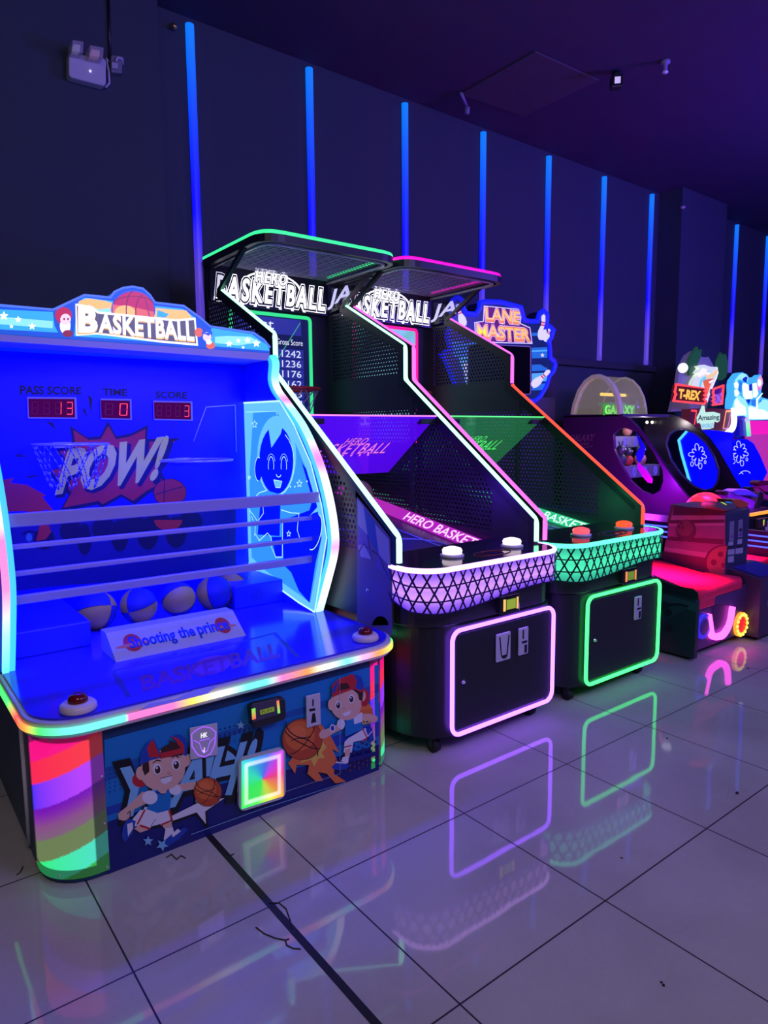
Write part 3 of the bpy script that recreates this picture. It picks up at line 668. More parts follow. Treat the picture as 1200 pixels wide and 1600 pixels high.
# ================================================================== WIDE CHILDREN'S BASKETBALL MACHINE
K = thing('kids_basketball_machine', 'wide low white and blue basketball machine with rainbow counter edge and cartoon front', 'arcade machine', (0.62, 1.2, 0))
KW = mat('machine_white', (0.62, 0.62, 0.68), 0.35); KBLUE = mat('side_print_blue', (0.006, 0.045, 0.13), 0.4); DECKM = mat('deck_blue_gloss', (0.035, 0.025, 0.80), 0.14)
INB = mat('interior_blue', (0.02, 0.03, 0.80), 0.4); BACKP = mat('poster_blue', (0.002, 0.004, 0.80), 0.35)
KL, KR, KF = -0.113, 1.354, 0.492
slab('cabinet', plan(KL, KR, KF, 1.90, 0.155, 0.155), 0.004, 0.53, KBLUE, K)
tube('corner_trim', [V((KL-.004, .80, 0.03)), V((KL-.004, .80, .56))], .008, WHITE, K)
def lit_corner(path, label, flip):
    path = resample([V((x, y, 0)) for x, y in path], 0.005); N = len(path)-1; M_ = 130; z0, z1 = 0.018, 0.522; mb = MB(); g = []
    cm = attr_led('backlit_stripes', 1.0)
    mixc = lambda a, b, t: tuple(x*(1-t)+y*t for x, y in zip(a, b))
    for k, p in enumerate(path):
        a = path[max(0, k-1)]; b = path[min(N, k+1)]; d = (b-a).normalized(); n = V((d.y, -d.x, 0)); row = []
        for j in range(M_+1):
            zt = j/M_; s = k/N; s_ = s if not flip else s
            t = zt+0.27*s_
            if t < .12: c = (.25, .0, .10)
            elif t < .26: c = (1.0, .0, .24)
            elif t < .42: c = mixc((1.0, .012, .10), (1.0, .04, .045), s)
            elif t < .60: c = mixc((.02, .02, 1.0), (.48, .05, 1.0), min(1, s*1.3)) if s > .0 else (.02, .02, 1)
            elif t < .98:
                q = (t-.60)/.38; c = mixc((.30, .0, .34), (.14, .20, .08), q) if q < .6 else mixc((.14, .20, .08), (.15, .22, .08), q)
                if q < .35: c = mixc((.16, .0, .5), c, q/.35)
            elif t < 1.14: c = mixc((.012, 1.0, .09), (.08, .75, .65), s)
            else: c = (.03, .45, .05)
            edge = min(1, s/.06, (1-s)/.14, zt/.05, (1-zt)/.07); edge = .22 if edge < .9 else 1
            c = tuple(x*edge*.95 for x in c)
            row.append(mb.vert(V((p.x, p.y, z1+(z0-z1)*zt))+n*.004, c))
        g.append(row)
    for k in range(N):
        for j in range(M_): mb.face((g[k][j], g[k+1][j], g[k+1][j+1], g[k][j+1]), cm, True)
    o = mb.build('lit_corner_panel', K); o['label'] = label
    sm = MB()
    for k in (1, N//2, N-1):
        for zz in ((.512, .03) if k != N-1 else (.512, .36, .19, .03)):
            sm.sphere(path[k]+V((0, 0, zz))+(path[k]-V((.6, 1.2, 0))).normalized()*.005, .0045, STEEL, 8, 5)
    sm.build('screw', o)
    return o
lit_corner([(KL, .70-.02)]+[(KL, .648)]+arc(KL+.155, KF+.155, .155, 180, 270, 12)+[(.076, KF)], 'left rounded corner lit in pink, red, violet and green stripes', False)
lit_corner([(1.262, KF)]+arc(KR-.155, KF+.155, .155, 270, 360, 12)+[(KR, .66)], 'right rounded corner lit in pink, violet and green stripes', True)
# counter with a rainbow edge
cpl = plan(KL-.028, KR+.028, KF-.036, 1.16, .175, .175, 14)
slab('counter', cpl, .530, .586, KW, K, .006)
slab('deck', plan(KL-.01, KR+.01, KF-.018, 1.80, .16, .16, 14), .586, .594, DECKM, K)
def along(path, stops, m_, name, rad=.011, step=.02, n=8, flat=None, parent=K):
    """light strip whose diodes change colour along its length; stops = [(fraction, colour)]"""
    p = resample(path, step); S = [0]
    for a, b in zip(p, p[1:]): S.append(S[-1]+(b-a).length)
    cols = []
    for s in S:
        f = s/S[-1]; k = 0
        while k < len(stops)-2 and stops[k+1][0] < f: k += 1
        (f0, c0), (f1, c1) = stops[k], stops[k+1]; t = min(1, max(0, (f-f0)/max(1e-5, f1-f0)))
        cols.append(tuple(x*(1-t)+y*t for x, y in zip(c0, c1)))
    return MB().tube(p, rad, m_, n=n, cols=cols, flat=flat).build(name, parent)
G_, C_, Pk, Or, Ye, Wh, Bl, Rd, Li = (.10, 1.3, .22), (.22, 1.5, 1.1), (1.3, .25, .75), (1.4, .42, .06), (1.5, 1.0, .12), (1.5, 1.5, 1.2), (.1, .15, 1.4), (1.4, .06, .08), (1.2, .6, 1.4)
RB = attr_led('rainbow_strip', 1.0)
along([V((x, y, .558)) for x, y in plan(KL-.028, KR+.028, KF-.037, 1.12, .175, .175, 14)],
      [(0, G_), (.10, G_), (.165, Rd), (.20, Or), (.225, G_), (.26, C_), (.325, C_), (.327, Pk), (.385, Pk), (.41, Ye), (.45, Wh), (.49, C_), (.52, C_), (.545, Pk), (.59, Or), (.62, Wh), (.66, C_), (.69, Li), (.72, Or), (.75, Ye), (.79, G_), (.84, C_), (1, Pk)], RB, 'counter_edge_light', flat=((0, 0, 1), .010, .010), step=.012)
for bx, by in ((.018, .535), (1.223, .55)):
    b = MB().lathe((bx, by, .594), [(.056, 0), (.060, .006), (.058, .020), (.050, .028), (.034, .030), (0, .030)], mat('button_white_ring', (.75, .62, .66), .35), 28).build('push_button', K)
    MB().lathe((bx, by, .622), [(.032, 0), (.032, .012), (.026, .024), (.012, .030), (0, .031)], mat('button_red_cap', (.16, .006, .012), .15), 20).build('button_cap', b)
# printed front
FD = Decal((0, KF-.0012, 0), (0, -1, 0), (0, 1100, 3.158))
FD.crop(0, 0, 1)
FD.poly([(163, 1156), (320, 1114), (592, 1038), (592, 1203), (400, 1280), (168, 1366)], I_SKY)
FD.poly([(163, 1200), (592, 1068), (592, 1082), (400, 1136), (163, 1222)], I_BLUE)
FD.poly([(164, 1262), (592, 1128), (592, 1150), (400, 1196), (164, 1276)], I_ROYAL)
FD.poly([(166, 1285), (330, 1228), (480, 1196), (592, 1163), (592, 1203), (400, 1280), (168, 1366)], I_NAVY)
FD.crop(0, 1100, 3.158)
rd = random.Random(3)
for r_ in range(6):
    for c_ in range(9): FD.ell(515+26*c_, 330+22*r_-7*c_, 4.2-.35*c_, 4.2-.35*c_, I_NAVY, n=6)
for r_ in range(5):
    for c_ in range(9): FD.ell(1085+24*c_, 125+20*r_-6*c_+10*(r_ % 2), 5-.7*r_, 5-.7*r_, I_NAVY, n=6)
FD.ell(1010, 330, 190, 140, I_BLK, -18, 180, 380); FD.ell(1015, 335, 165, 118, I_LIGHT, -18, 180, 380)
q = [(560, 560), (1230, 420), (1270, 170), (600, 310)]
FD.text('YEAH!', [(555, 580), (1225, 445), (1285, 150), (590, 300)], I_BLK, .075, .1); FD.text('YEAH!', [(575, 560), (1205, 425), (1265, 178), (605, 318)], I_LIGHT, .03, .1)
FD.poly([(700, 500), (830, 565), (1000, 470), (1128, 445), (1020, 530), (1025, 615), (965, 545), (860, 585), (760, 610), (680, 610)], I_BLK)
FD.poly([(720, 515), (835, 555), (985, 480), (1105, 462), (1010, 528), (1014, 590), (968, 532), (860, 570), (750, 600), (690, 600)], I_WHT)
def ball(cx, cy, r, rot=0):
    FD.ell(cx, cy, r*1.03, r*1.06, I_HAIR); FD.ell(cx, cy, r, r*1.03, I_DORG); FD.ell(cx-r*.12, cy-r*.18, r*.76, r*.74, I_ORG); FD.ell(cx-r*.2, cy-r*.34, r*.42, r*.36, I_FLAME)
    w_ = .0028*r/70
    for a0, a1, ox, oy, rx, ry, ro in ((0, 180, 0, r*-.05, r, r*.28, -62+rot), (0, 180, 0, 0, r, r*.2, 18+rot), (200, 340, 0, r*.75, r*.85, r*.7, 20+rot), (20, 160, -r*.1, -r*.8, r*.8, r*.6, 20+rot)):
        FD.arcline(cx+ox*.9, cy+oy*.9, rx*.97, ry, a0, a1, w_, I_HAIR, ro)
# running boy, left
FD.ell(688, 372, 38, 36, I_RED)
FD.poly([(700, 430), (765, 445), (735, 480), (655, 520), (630, 560), (585, 570), (580, 540), (640, 490)], I_SKIN); FD.ell(612, 545, 30, 26, I_SKIN, -40); FD.line([(625, 540), (640, 525), (640, 550)], .003, I_HAIR)
FD.poly([(840, 400), (960, 380), (1000, 385), (990, 412), (900, 425), (845, 440)], I_SKIN)
FD.poly([(712, 520), (700, 600), (660, 600), (640, 580), (690, 520)], I_WHT); FD.poly([(630, 560), (668, 575), (650, 640), (612, 680), (598, 650), (605, 600)], I_ROYAL); FD.poly([(625, 590), (652, 580), (655, 610), (630, 650)], I_WHT)
FD.poly([(690, 590), (735, 615), (690, 632), (660, 612)], I_SKIN); FD.poly([(785, 580), (840, 570), (850, 610), (820, 625)], I_SKIN)
FD.poly([(815, 610), (850, 605), (860, 640), (820, 672), (805, 665)], I_WHT); FD.poly([(812, 668), (850, 635), (905, 605), (925, 615), (880, 665), (822, 702)], I_ROYAL); FD.poly([(845, 640), (875, 612), (890, 625), (850, 655)], I_WHT)
FD.poly([(712, 505), (830, 515), (848, 580), (795, 595), (765, 570), (740, 608), (690, 595), (675, 580)], I_WHT)
FD.line([(712, 520), (676, 590)], .007, I_RED); FD.line([(832, 520), (846, 572), (795, 592)], .007, I_RED); FD.line([(690, 596), (735, 612)], .007, I_RED); FD.line([(765, 565), (742, 600)], .002, I_BLK)
FD.poly([(762, 425), (845, 400), (840, 470), (835, 520), (775, 535), (720, 515), (745, 470)], I_SKY); FD.line([(768, 430), (800, 442), (836, 415)], .005, I_NAVY); FD.poly([(778, 426), (830, 410), (815, 436), (795, 440)], I_SKIN)
FD.ell(737, 458, 38, 34, I_WHT); FD.ell(862, 420, 30, 26, I_WHT); 
FD.ell(694, 338, 26, 34, I_SKIN); FD.ell(912, 275, 26, 32, I_SKIN)
FD.ell(800, 325, 112, 98, I_SKIN, -18); FD.poly([(700, 280), (730, 265), (735, 330), (712, 350), (700, 320)], I_HAIR)
FD.poly([(686, 300), (690, 240), (720, 190), (755, 168), (800, 260), (740, 275)], I_ROYAL); FD.poly([(750, 170), (722, 215), (735, 262), (790, 258)], I_RED)
FD.poly([(840, 158), (880, 148), (915, 165), (922, 215), (918, 255), (870, 235), (875, 190)], I_ROYAL); FD.poly([(838, 152), (880, 170), (905, 200), (905, 240), (860, 215), (870, 185)], I_RED)
FD.poly([(785, 252), (795, 215), (838, 190), (830, 175), (870, 190), (905, 235), (895, 250), (785, 265)], I_HAIR); FD.poly([(788, 240), (905, 212), (908, 238), (790, 268)], I_RED)
for ex, ey in ((773, 318), (865, 295)):
    FD.ell(ex, ey, 21, 27, I_WHT, -5); FD.ell(ex+2, ey+3, 14, 20, I_HAIR); FD.ell(ex-2, ey-6, 5, 7, I_WHT)
FD.line([(752, 288), (772, 274), (790, 278)], .004, I_HAIR); FD.line([(845, 262), (862, 252), (880, 260)], .004, I_HAIR)
FD.ell(830, 338, 10, 8, ink('nose', (.70, .34, .26))); FD.poly([(788, 366), (845, 352), (842, 375), (815, 392), (795, 386)], I_WHT); FD.line([(786, 364), (847, 350)], .002, I_HAIR)
ball(1022, 430, 68)
FD.star(728, 672, 26, I_LIGHT); FD.star(798, 692, 32, I_LIGHT, -60); FD.star(1185, 102, 22, I_LIGHT)
FD.line([(940, 640), (1300, 510), (1700, 385)], .0022, I_LIGHT)
# flaming ball and leaping boy, right
FD.crop(330, 850, 3.636)
for r_ in range(5):
    for c_ in range(8): FD.ell(760+24*c_, 1155+30*r_-7*c_+(15 if c_ % 2 else 0), 7, 7, I_NAVY if r_ < 3 else ink('brown_dot', (.12, .04, .05)), n=8)
for r_ in range(4):
    for c_ in range(6): FD.ell(840+17*c_, 855+22*r_-4*c_, 3, 3, I_NAVY, n=6)
FD.poly([(760, 1215), (945, 1168), (945, 1195), (760, 1245)], I_NAVY)
FD.poly([(610, 1010), (680, 1100), (720, 1180), (680, 1160), (720, 1250), (700, 1220), (690, 1300), (760, 1345), (700, 1355), (650, 1300), (600, 1290), (630, 1340), (590, 1345), (540, 1300), (550, 1250), (480, 1250), (470, 1300), (430, 1240)], I_FLAME)
FD.poly([(600, 1090), (650, 1150), (620, 1180), (640, 1210), (600, 1215), (580, 1260), (560, 1220), (500, 1240)], I_YEL)
ball(510, 1105, 112, 10)
FD.poly([(700, 1025), (740, 1000), (745, 1045), (700, 1065), (640, 1100), (615, 1080), (640, 1050)], I_SKIN); FD.ell(630, 1075, 22, 28, I_SKIN, 30); FD.ell(682, 1042, 16, 22, I_WHT); FD.ell(682, 1042, 10, 15, I_ROYAL)
FD.ell(862, 930, 44, 30, I_FLAME); FD.poly([(820, 945), (910, 930), (915, 990), (830, 1010)], I_ORG)
FD.ell(862, 870, 30, 50, I_RED); FD.poly([(840, 960), (900, 960), (930, 985), (925, 1005), (850, 1000)], I_SKIN); FD.ell(920, 988, 18, 20, I_SKIN)
FD.text('ALL', [(832, 1028), (905, 1008), (905, 985), (832, 1003)], I_YEL, .03)
FD.poly([(770, 1100), (870, 1040), (885, 1090), (850, 1110), (800, 1120), (790, 1180), (745, 1180), (750, 1120)], I_WHT); FD.line([(850, 1040), (880, 1100), (850, 1118)], .006, I_RED); FD.line([(748, 1150), (788, 1140)], .006, I_RED)
FD.poly([(752, 1165), (785, 1155), (778, 1205), (752, 1210)], I_SKIN); FD.poly([(740, 1205), (775, 1200), (770, 1240), (730, 1230)], I_WHT); FD.ell(727, 1258, 48, 20, I_ROYAL, -6); FD.line([(700, 1235), (760, 1240)], .006, I_WHT)
FD.poly([(870, 1050), (905, 1035), (918, 1110), (895, 1125), (885, 1090)], I_ROYAL); FD.line([(880, 1090), (905, 1060)], .005, I_WHT)
FD.poly([(745, 1000), (770, 990), (850, 950), (850, 1050), (755, 1090)], I_SKY); FD.line([(755, 1000), (748, 1085)], .004, I_NAVY); FD.poly([(800, 975), (850, 950), (850, 1005), (805, 1020)], I_WHT); FD.ell(730, 1018, 22, 30, I_WHT)
FD.ell(672, 908, 16, 32, I_SKIN); FD.ell(850, 858, 20, 32, I_SKIN)
FD.ell(757, 905, 88, 92, I_SKIN, -18); FD.poly([(820, 830), (858, 825), (850, 890), (832, 880)], I_HAIR)
FD.poly([(680, 870), (676, 800), (712, 765), (790, 735), (840, 750), (862, 800), (850, 840), (800, 820), (690, 862)], I_RED); FD.poly([(800, 735), (845, 750), (860, 800), (850, 828), (810, 815), (820, 775)], I_ROYAL); FD.poly([(712, 830), (720, 790), (765, 785), (782, 815)], I_HAIR); FD.poly([(672, 850), (690, 800), (720, 765), (700, 830)], I_ROYAL)
for ex, ey in ((714, 910), (788, 875)):
    FD.ell(ex, ey, 17, 25, I_WHT); FD.ell(ex, ey+2, 12, 18, I_HAIR); FD.ell(ex-3, ey-6, 4, 6, I_WHT)
FD.poly([(735, 960), (785, 940), (780, 962), (752, 974)], I_WHT); FD.ell(745, 930, 8, 6, _M['ink_nose'])
FD.line([(722, 750), (724, 1300), (560, 1352), (300, 1440)], .002, ink('seam', (.3, .4, .5)))
FD.build('printed_front', K)
# metal fittings on the front
yf = KF-.010
pf = lambda u, v, d=0.0: on(u, v, 1, yf-d)
def plate(name, q, th, m_, par, bev=.003, d=0.0):
    return MB().prism([pf(u, v, d) for u, v in q], (0, -th, 0), m_).build(name, par, bev)
sp = plate('coin_return_plate', [(296, 1137), (339, 1129), (340, 1179), (297, 1187)], .004, STEEL, K)
D = Decal((0, yf-.0048, 0), (0, -1, 0), (0, 1100, 3.158)); LV = led('violet_outline', (.35, .10, 1.0), 1.2)
D.line([(1003, 112), (1040, 118), (1065, 140), (1060, 200), (1040, 245), (1010, 262), (975, 250), (948, 210), (945, 150), (970, 128)], .004, LV, True)
D.line([(958, 180), (985, 195), (1000, 240), (1022, 232), (1035, 190), (1058, 165)], .003, LV); D.line([(985, 182), (1035, 170)], .003, LV); D.line([(1009, 215), (1009, 240), (1000, 228)], .003, led('violet_white', (.7, .6, 1), 1.2))
D.text('HK', [(992, 168), (1022, 162), (1022, 140), (992, 146)], led('plate_white', (.9, .9, .9), 1.0), .03); D.build('lit_emblem', sp)
tdk = plate('ticket_dispenser', [(385, 1100), (391, 1096), (437, 1086), (440, 1092), (441, 1116), (437, 1121), (394, 1134), (389, 1129)], .035, DARK, K, .006)
plate('face', [(393, 1100), (435, 1090), (436, 1116), (395, 1128)], .004, mat('dispenser_face', (.07, .06, .10), .3), tdk, .002, .035)
plate('display', [(406, 1110), (428, 1104), (429, 1111), (407, 1117)], .001, mat('lcd_green', (.1, .12, .02), .3, 0, (.12, .17, .015), 1.0), tdk, 0, .0395)
D = Decal((0, yf-.0412, 0), (0, -1, 0), (0, 0, 1)); D.text('PLAY', [(409, 1115), (426, 1110), (426, 1106), (409, 1111)], mat('lcd_dark', (.02, .04, .01), .4)); D.build('display_text', tdk)
for q, a, b in (([(393, 1108), (399, 1106), (400, 1123), (394, 1125)], (.15, .9, .08), (1.0, .12, .06)), ([(432, 1095), (436, 1094), (438, 1114), (434, 1115)], (1.0, .15, .08), (.15, .9, .12))):
    mb = MB(); c = [pf(u, v, .0405) for u, v in q]; i = [mb.vert(c[0], a), mb.vert(c[1], a), mb.vert(c[2], b), mb.vert(c[3], b)]; mb.face(i, RB); mb.build('status_light', tdk)
cs = plate('coin_slot_plate', [(477, 1087), (499, 1082), (500, 1131), (478, 1137)], .008, STEEL, K)
mb = MB()
for q in ([(488, 1093), (490, 1092.5), (490, 1103), (488, 1103.5)], [(483, 1108), (492, 1106), (493, 1110), (484, 1112)], [(488, 1115), (492, 1114), (494, 1128), (486, 1130)]): mb.prism([pf(u, v, .008) for u, v in q], (0, -.001, 0), BLACKG)
mb.build('coin_slot', cs)
# colour-changing window
wq = [V(pf(371, 1184)), V(pf(443, 1165)), V(pf(444, 1244)), V(pf(371, 1267))]
def sq(a, b): return wq[3].lerp(wq[2], a).lerp(wq[0].lerp(wq[1], a), b)
def rr(rad, n=6):
    P = []
    for cx, cy, a0 in ((1-rad, 1-rad, 0), (rad, 1-rad, 90), (rad, rad, 180), (1-rad, rad, 270)): P += arc(cx, cy, rad, a0, a0+90, n)
    return P
WF = MB().prism([sq(a, b) for a, b in rr(.14)], (0, -.014, 0), mat('window_surround', (.55, .6, .6), .3)).build('prize_light_window', K)
def hue(a, b, edge):
    # diode colours laid round the square: green left and bottom, blue top, magenta and red right, orange corner
    ang = math.degrees(math.atan2(b-.5, a-.5)) % 360
    st = [(0, (1.0, .05, .25)), (40, (.75, .05, .9)), (75, (.08, .15, 1)), (110, (.03, .35, .9)), (150, (.03, .9, .55)), (200, (.03, 1, .12)), (255, (.06, 1, .10)), (290, (.75, .85, .05)), (320, (1.0, .32, .03)), (360, (1.0, .05, .25))]
    for (a0, c0), (a1, c1) in zip(st, st[1:]):
        if a0 <= ang <= a1:
            t = (ang-a0)/(a1-a0); return tuple((x*(1-t)+y*t)*edge for x, y in zip(c0, c1))
mb = MB(); N = 24; ids = {}
for i in range(N+1):
    for j in range(N+1):
        a, b = .05+.9*i/N, .05+.9*j/N; d = min(a, b, 1-a, 1-b); e = 1.15 if d < .19 else .80
        c = hue(a, b, e)
        if d < .19 and d > .10: c = tuple(x*.55+.55 for x in c)
        ids[i, j] = mb.vert(sq(a, b)+V((0, -.0155, 0)), c)
for i in range(N):
    for j in range(N): mb.face((ids[i, j], ids[i+1, j], ids[i+1, j+1], ids[i, j+1]), RB, True)
mb.build('lit_pane', WF)
# sides: white cheeks with a curved front edge light
prof = [(1.10, .592), (1.01, .776), (.945, .932), (.945, 1.05), (.992, 1.21), (1.075, 1.37), (1.21, 1.535), (1.37, 1.66), (1.47, 1.735), (1.505, 1.80), (1.49, 1.88), (1.52, 1.92)]
def smooth(pts, n=6):
    out = []; P = [pts[0]]+pts+[pts[-1]]
    for i in range(1, len(P)-2):
        for k in range(n):
            t = k/n; o = []
            for a in range(2):
                p0, p1, p2, p3 = (P[i+j][a] for j in (-1, 0, 1, 2)); o.append(.5*(2*p1+(p2-p0)*t+(2*p0-5*p1+4*p2-p3)*t*t+(3*p1-p0-3*p2+p3)*t**3))
            out.append(tuple(o))
    return out+[pts[-1]]
cur = smooth(prof)
SL = [(0, (.7, 1.5, 1.5)), (.12, (1.4, 1.5, 1.5)), (.20, (1.4, 1.3, 1.5)), (.25, (1.5, .5, 1.2)), (.30, (1.4, 1.4, 1.5)), (.45, (1.3, 1.5, 1.5)), (.52, (1.5, .25, .9)), (.56, (1.5, .5, 1.1)), (.62, (.6, 1.5, 1.5)), (.75, (.5, 1.4, 1.5)), (.81, (1.4, .25, .75)), (.86, (1.4, 1.2, 1.3)), (.93, (.3, 1.2, 1.4)), (1, (.08, .9, 1.4))]
SLL = [(0, (.15, 1.2, 1.2)), (.12, (.5, 1.5, 1.2)), (.25, (1.5, .35, .8)), (.36, (1.5, .3, .8)), (.42, (1.4, 1.5, .9)), (.48, (.15, 1.4, .5)), (.60, (.1, 1.2, .9)), (1, (.1, .9, 1.4))]
for nm, x0, x1, xl, st in (('right', 1.292, 1.345, 1.325, SL), ('left', -.135, -.085, -.112, SLL)):
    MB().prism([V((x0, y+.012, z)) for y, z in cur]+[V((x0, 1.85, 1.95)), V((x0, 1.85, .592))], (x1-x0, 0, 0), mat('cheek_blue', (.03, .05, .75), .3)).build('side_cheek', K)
    along([V((xl, y, z)) for y, z in cur], st, RB, 'side_edge_light', flat=((1, 0, 0), .012, .019 if nm == 'right' else .011), step=.02)
    along([V((xl-.024*(1 if nm == 'right' else -1), y+.006, z)) for y, z in cur], [(0, (.06, .75, 1.2)), (.5, (.05, .65, 1.2)), (1, (.03, .5, 1.1))], RB, 'side_inner_light', flat=((1, 0, 0), .006, .010), step=.03)
# back board with poster, displays
BY = 1.80
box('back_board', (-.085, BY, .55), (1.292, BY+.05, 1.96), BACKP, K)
PD = Decal((0, BY-.001, 0), (0, -1, 0), (0, 430, 3.636))
P_RED = ink('poster_red', (.60, .03, .01)); P_NAVY = ink('poster_navy', (.008, .010, .10)); P_DK = ink('poster_dark', (.004, .004, .02))
PD.poly([(35, 1395), (350, 1375), (560, 1370), (800, 1345), (1340, 1310), (1340, 1700), (400, 1760), (40, 1800)], P_NAVY)
for cx, cy, rx, ry in ((400, 1450, 60, 70), (590, 1440, 70, 60), (760, 1410, 60, 60), (900, 1400, 70, 50), (1080, 1400, 70, 60), (250, 1500, 60, 60), (480, 1500, 40, 90), (680, 1480, 50, 90), (840, 1470, 60, 90), (1000, 1460, 60, 90)): PD.ell(cx, cy, rx, ry, P_DK)
burst = [(410, 870), (500, 930), (570, 925), (615, 845), (660, 925), (740, 910), (832, 865), (828, 940), (1010, 935), (910, 1000), (950, 1060), (905, 1110), (935, 1180), (840, 1230), (760, 1290), (690, 1250), (580, 1310), (560, 1290), (350, 1330), (400, 1240), (285, 1110), (400, 1080), (330, 1000), (420, 960)]
bc = (640, 1090)
PD.poly([(bc[0]+(x-bc[0])*1.05, bc[1]+(y-bc[1])*1.07) for x, y in burst], P_DK); PD.poly([(bc[0]+(x-bc[0])*.97, bc[1]+(y-bc[1])*.96) for x, y in burst], P_RED)
PD.text('POW!', [(335, 1250), (915, 1165), (975, 945), (390, 1015)], P_DK, .06, .12); PD.text('POW!', [(325, 1235), (895, 1150), (952, 925), (375, 1000)], ink('poster_cream', (.98, .95, .08)), .045, .12)
for a, b, c in (((500, 680), (525, 700), (518, 790)), ((770, 765), (745, 800), (735, 815)), ((260, 825), (300, 840), (325, 890)), ((85, 1012), (170, 1030), (100, 1035)), ((150, 1140), (260, 1130), (160, 1155)), ((1020, 830), (980, 850), (960, 870)), ((480, 750), (500, 820), (470, 770))): PD.poly([a, b, c], P_DK)
PD.poly([(-60, 1180), (80, 1150), (60, 1180), (150, 1190), (260, 1250), (240, 1260), (310, 1345), (250, 1330), (290, 1460), (260, 1500), (205, 1510), (225, 1420), (150, 1340), (-60, 1345)], P_RED)
PD.ell(165, 1490, 18, 24, ink('poster_green', (.05, .25, .2))); PD.arcline(170, 1480, 38, 26, 190, 350, .006, P_DK)
PD.ell(965, 1235, 95, 80, P_RED); PD.arcline(965, 1235, 95, 80, 0, 360, .005, P_DK); PD.line([(935, 1165), (930, 1300)], .005, P_DK); PD.line([(870, 1250), (1040, 1200)], .005, P_DK); PD.ell(955, 1390, 80, 60, P_RED, 0, 0, 180)
PD.crop(0, 440, 3.636)
for st, q in (('PASS SCORE', [(115, 640), (460, 640), (460, 600), (115, 592)]), ('TIME', [(585, 645), (720, 648), (720, 612), (585, 608)]), ('SCORE', [(885, 660), (1060, 664), (1060, 628), (885, 624)])):
    PD.text(st, q, P_DK, .03)
PD.build('poster_print', K)
SEG = led('digit_red', (1.0, .045, .015), 1.6)
def seg7(ch):
    return {'0': 'abcdef', '1': 'bc', '3': 'abgcd', '8': 'abcdefg'}[ch]
def display(q, chars, label):
    f = MB().prism([on(u/3.636, v/3.636+440, 1, BY-.001) for u, v in q], (0, -.012, 0), mat('display_bezel', (.38, .36, .42), .4)).build('score_display', K, .004)
    f['label'] = label
    c = [on(u/3.636, v/3.636+440, 1, BY-.014) for u, v in q]; ctr = sum(c, V((0, 0, 0)))/4; c = [ctr+V(((p-ctr).x*.93, 0, (p-ctr).z*.84)) for p in c]
    MB().poly(c, mat('display_glass', (.03, .002, .02), .1, 0, (.055, .0, .022), 1.0)).build('display_glass', f)
    mb = MB(); n = len(chars); ghost = mat('digit_ghost', (.05, .0, .02), .3, 0, (.050, .001, .020), 1.0)
    tl, tr_, br, bl = c
    for k, ch in enumerate(chars):
        def P(a, b): 
            aa = (k+.22+.56*a+.06*b)/n; bb = .16+.68*b; return bl.lerp(br, aa).lerp(tl.lerp(tr_, aa), bb)+V((0, -.001, 0))
        w_ = .10; h = .06
        S = {'a': (w_, 1-h, 1-w_, 1), 'd': (w_, 0, 1-w_, h), 'g': (w_, .5-h/2, 1-w_, .5+h/2), 'f': (0, .53, w_*1.2, .97), 'e': (0, .03, w_*1.2, .47), 'b': (1-w_*1.2, .53, 1, .97), 'c': (1-w_*1.2, .03, 1, .47)}
        on_ = seg7(ch) if ch != ' ' else ''
        for s_, (x0, y0, x1, y1) in S.items(): mb.poly([P(x0, y0), P(x1, y0), P(x1, y1), P(x0, y1)], SEG if s_ in on_ else ghost)
    mb.build('digits', f)
display([(150, 655), (432, 657), (437, 783), (155, 780)], '  13', 'wide red digit display reading 13')
display([(566, 664), (744, 667), (747, 788), (570, 784)], ' 0', 'small red digit display reading 0')
display([(866, 676), (1090, 680), (1093, 793), (870, 788)], '   3', 'red digit display reading 3')
# two hoops with chain nets
def small_hoop(ul, ur, v, y, chain):
    a, b = on(ul, v, 1, y), on(ur, v, 1, y); c = (a+b)/2; r = (b-a).length/2; r = min(r, .19)
    c.z = (a.z+b.z)/2
    h = MB().tube([c+V((r*math.cos(t), r*math.sin(t), 0)) for t in [2*math.pi*k/36 for k in range(36)]], .006, mat('hoop_white', (.5, .5, .75), .15, .3), n=8, closed=True)
    h.box((c.x-.04, c.y+r, c.z-.02), (c.x+.04, BY, c.z+.008), _M['hoop_white']); o = h.build('hoop', K)
    nt = MB(); cm = mat('chain_steel', (.35, .35, .6), .25, .8)
    for k in range(10 if chain else 0):
        for sg in (1, -1):
            for j in range(7):
                t0 = 2*math.pi*(k+sg*.5*j/3.5)/10; t1 = 2*math.pi*(k+sg*.5*(j+.85)/3.5)/10; r0 = r*(1-.42*j/7); r1 = r*(1-.42*(j+.85)/7)
                p0 = c+V((r0*math.cos(t0), r0*math.sin(t0), -.03*j)); p1 = c+V((r1*math.cos(t1), r1*math.sin(t1), -.03*(j+.85)))
                nt.tube([p0, p1], .0032, cm, n=5)
    if chain: nt.build('chain_net', o)
    return o
small_hoop(50, 168, 694, 1.60, True); small_hoop(254, 358, 719, 1.58, False)
MB().tube([on(u, v, 1, BY-.004) for u, v in ((302, 690), (322, 636), (367, 633), (369, 706))], .0035, mat('outline_white', (.5, .5, .8), .3), n=6).build('target_outline', K)
# rails across the opening
BARM = mat('rail_lilac', (.36, .33, .80), .3)
for z, y, h, xr in ((1.194, 1.02, .026, 1.292), (1.083, 1.09, .010, 1.262), (.978, 1.09, .010, 1.245), (.872, 1.10, .018, 1.23)):
    MB().box((-.085, y-.012, z-h), (1.292, y+.012, z+h), BARM).build('cross_rail', K, .004)
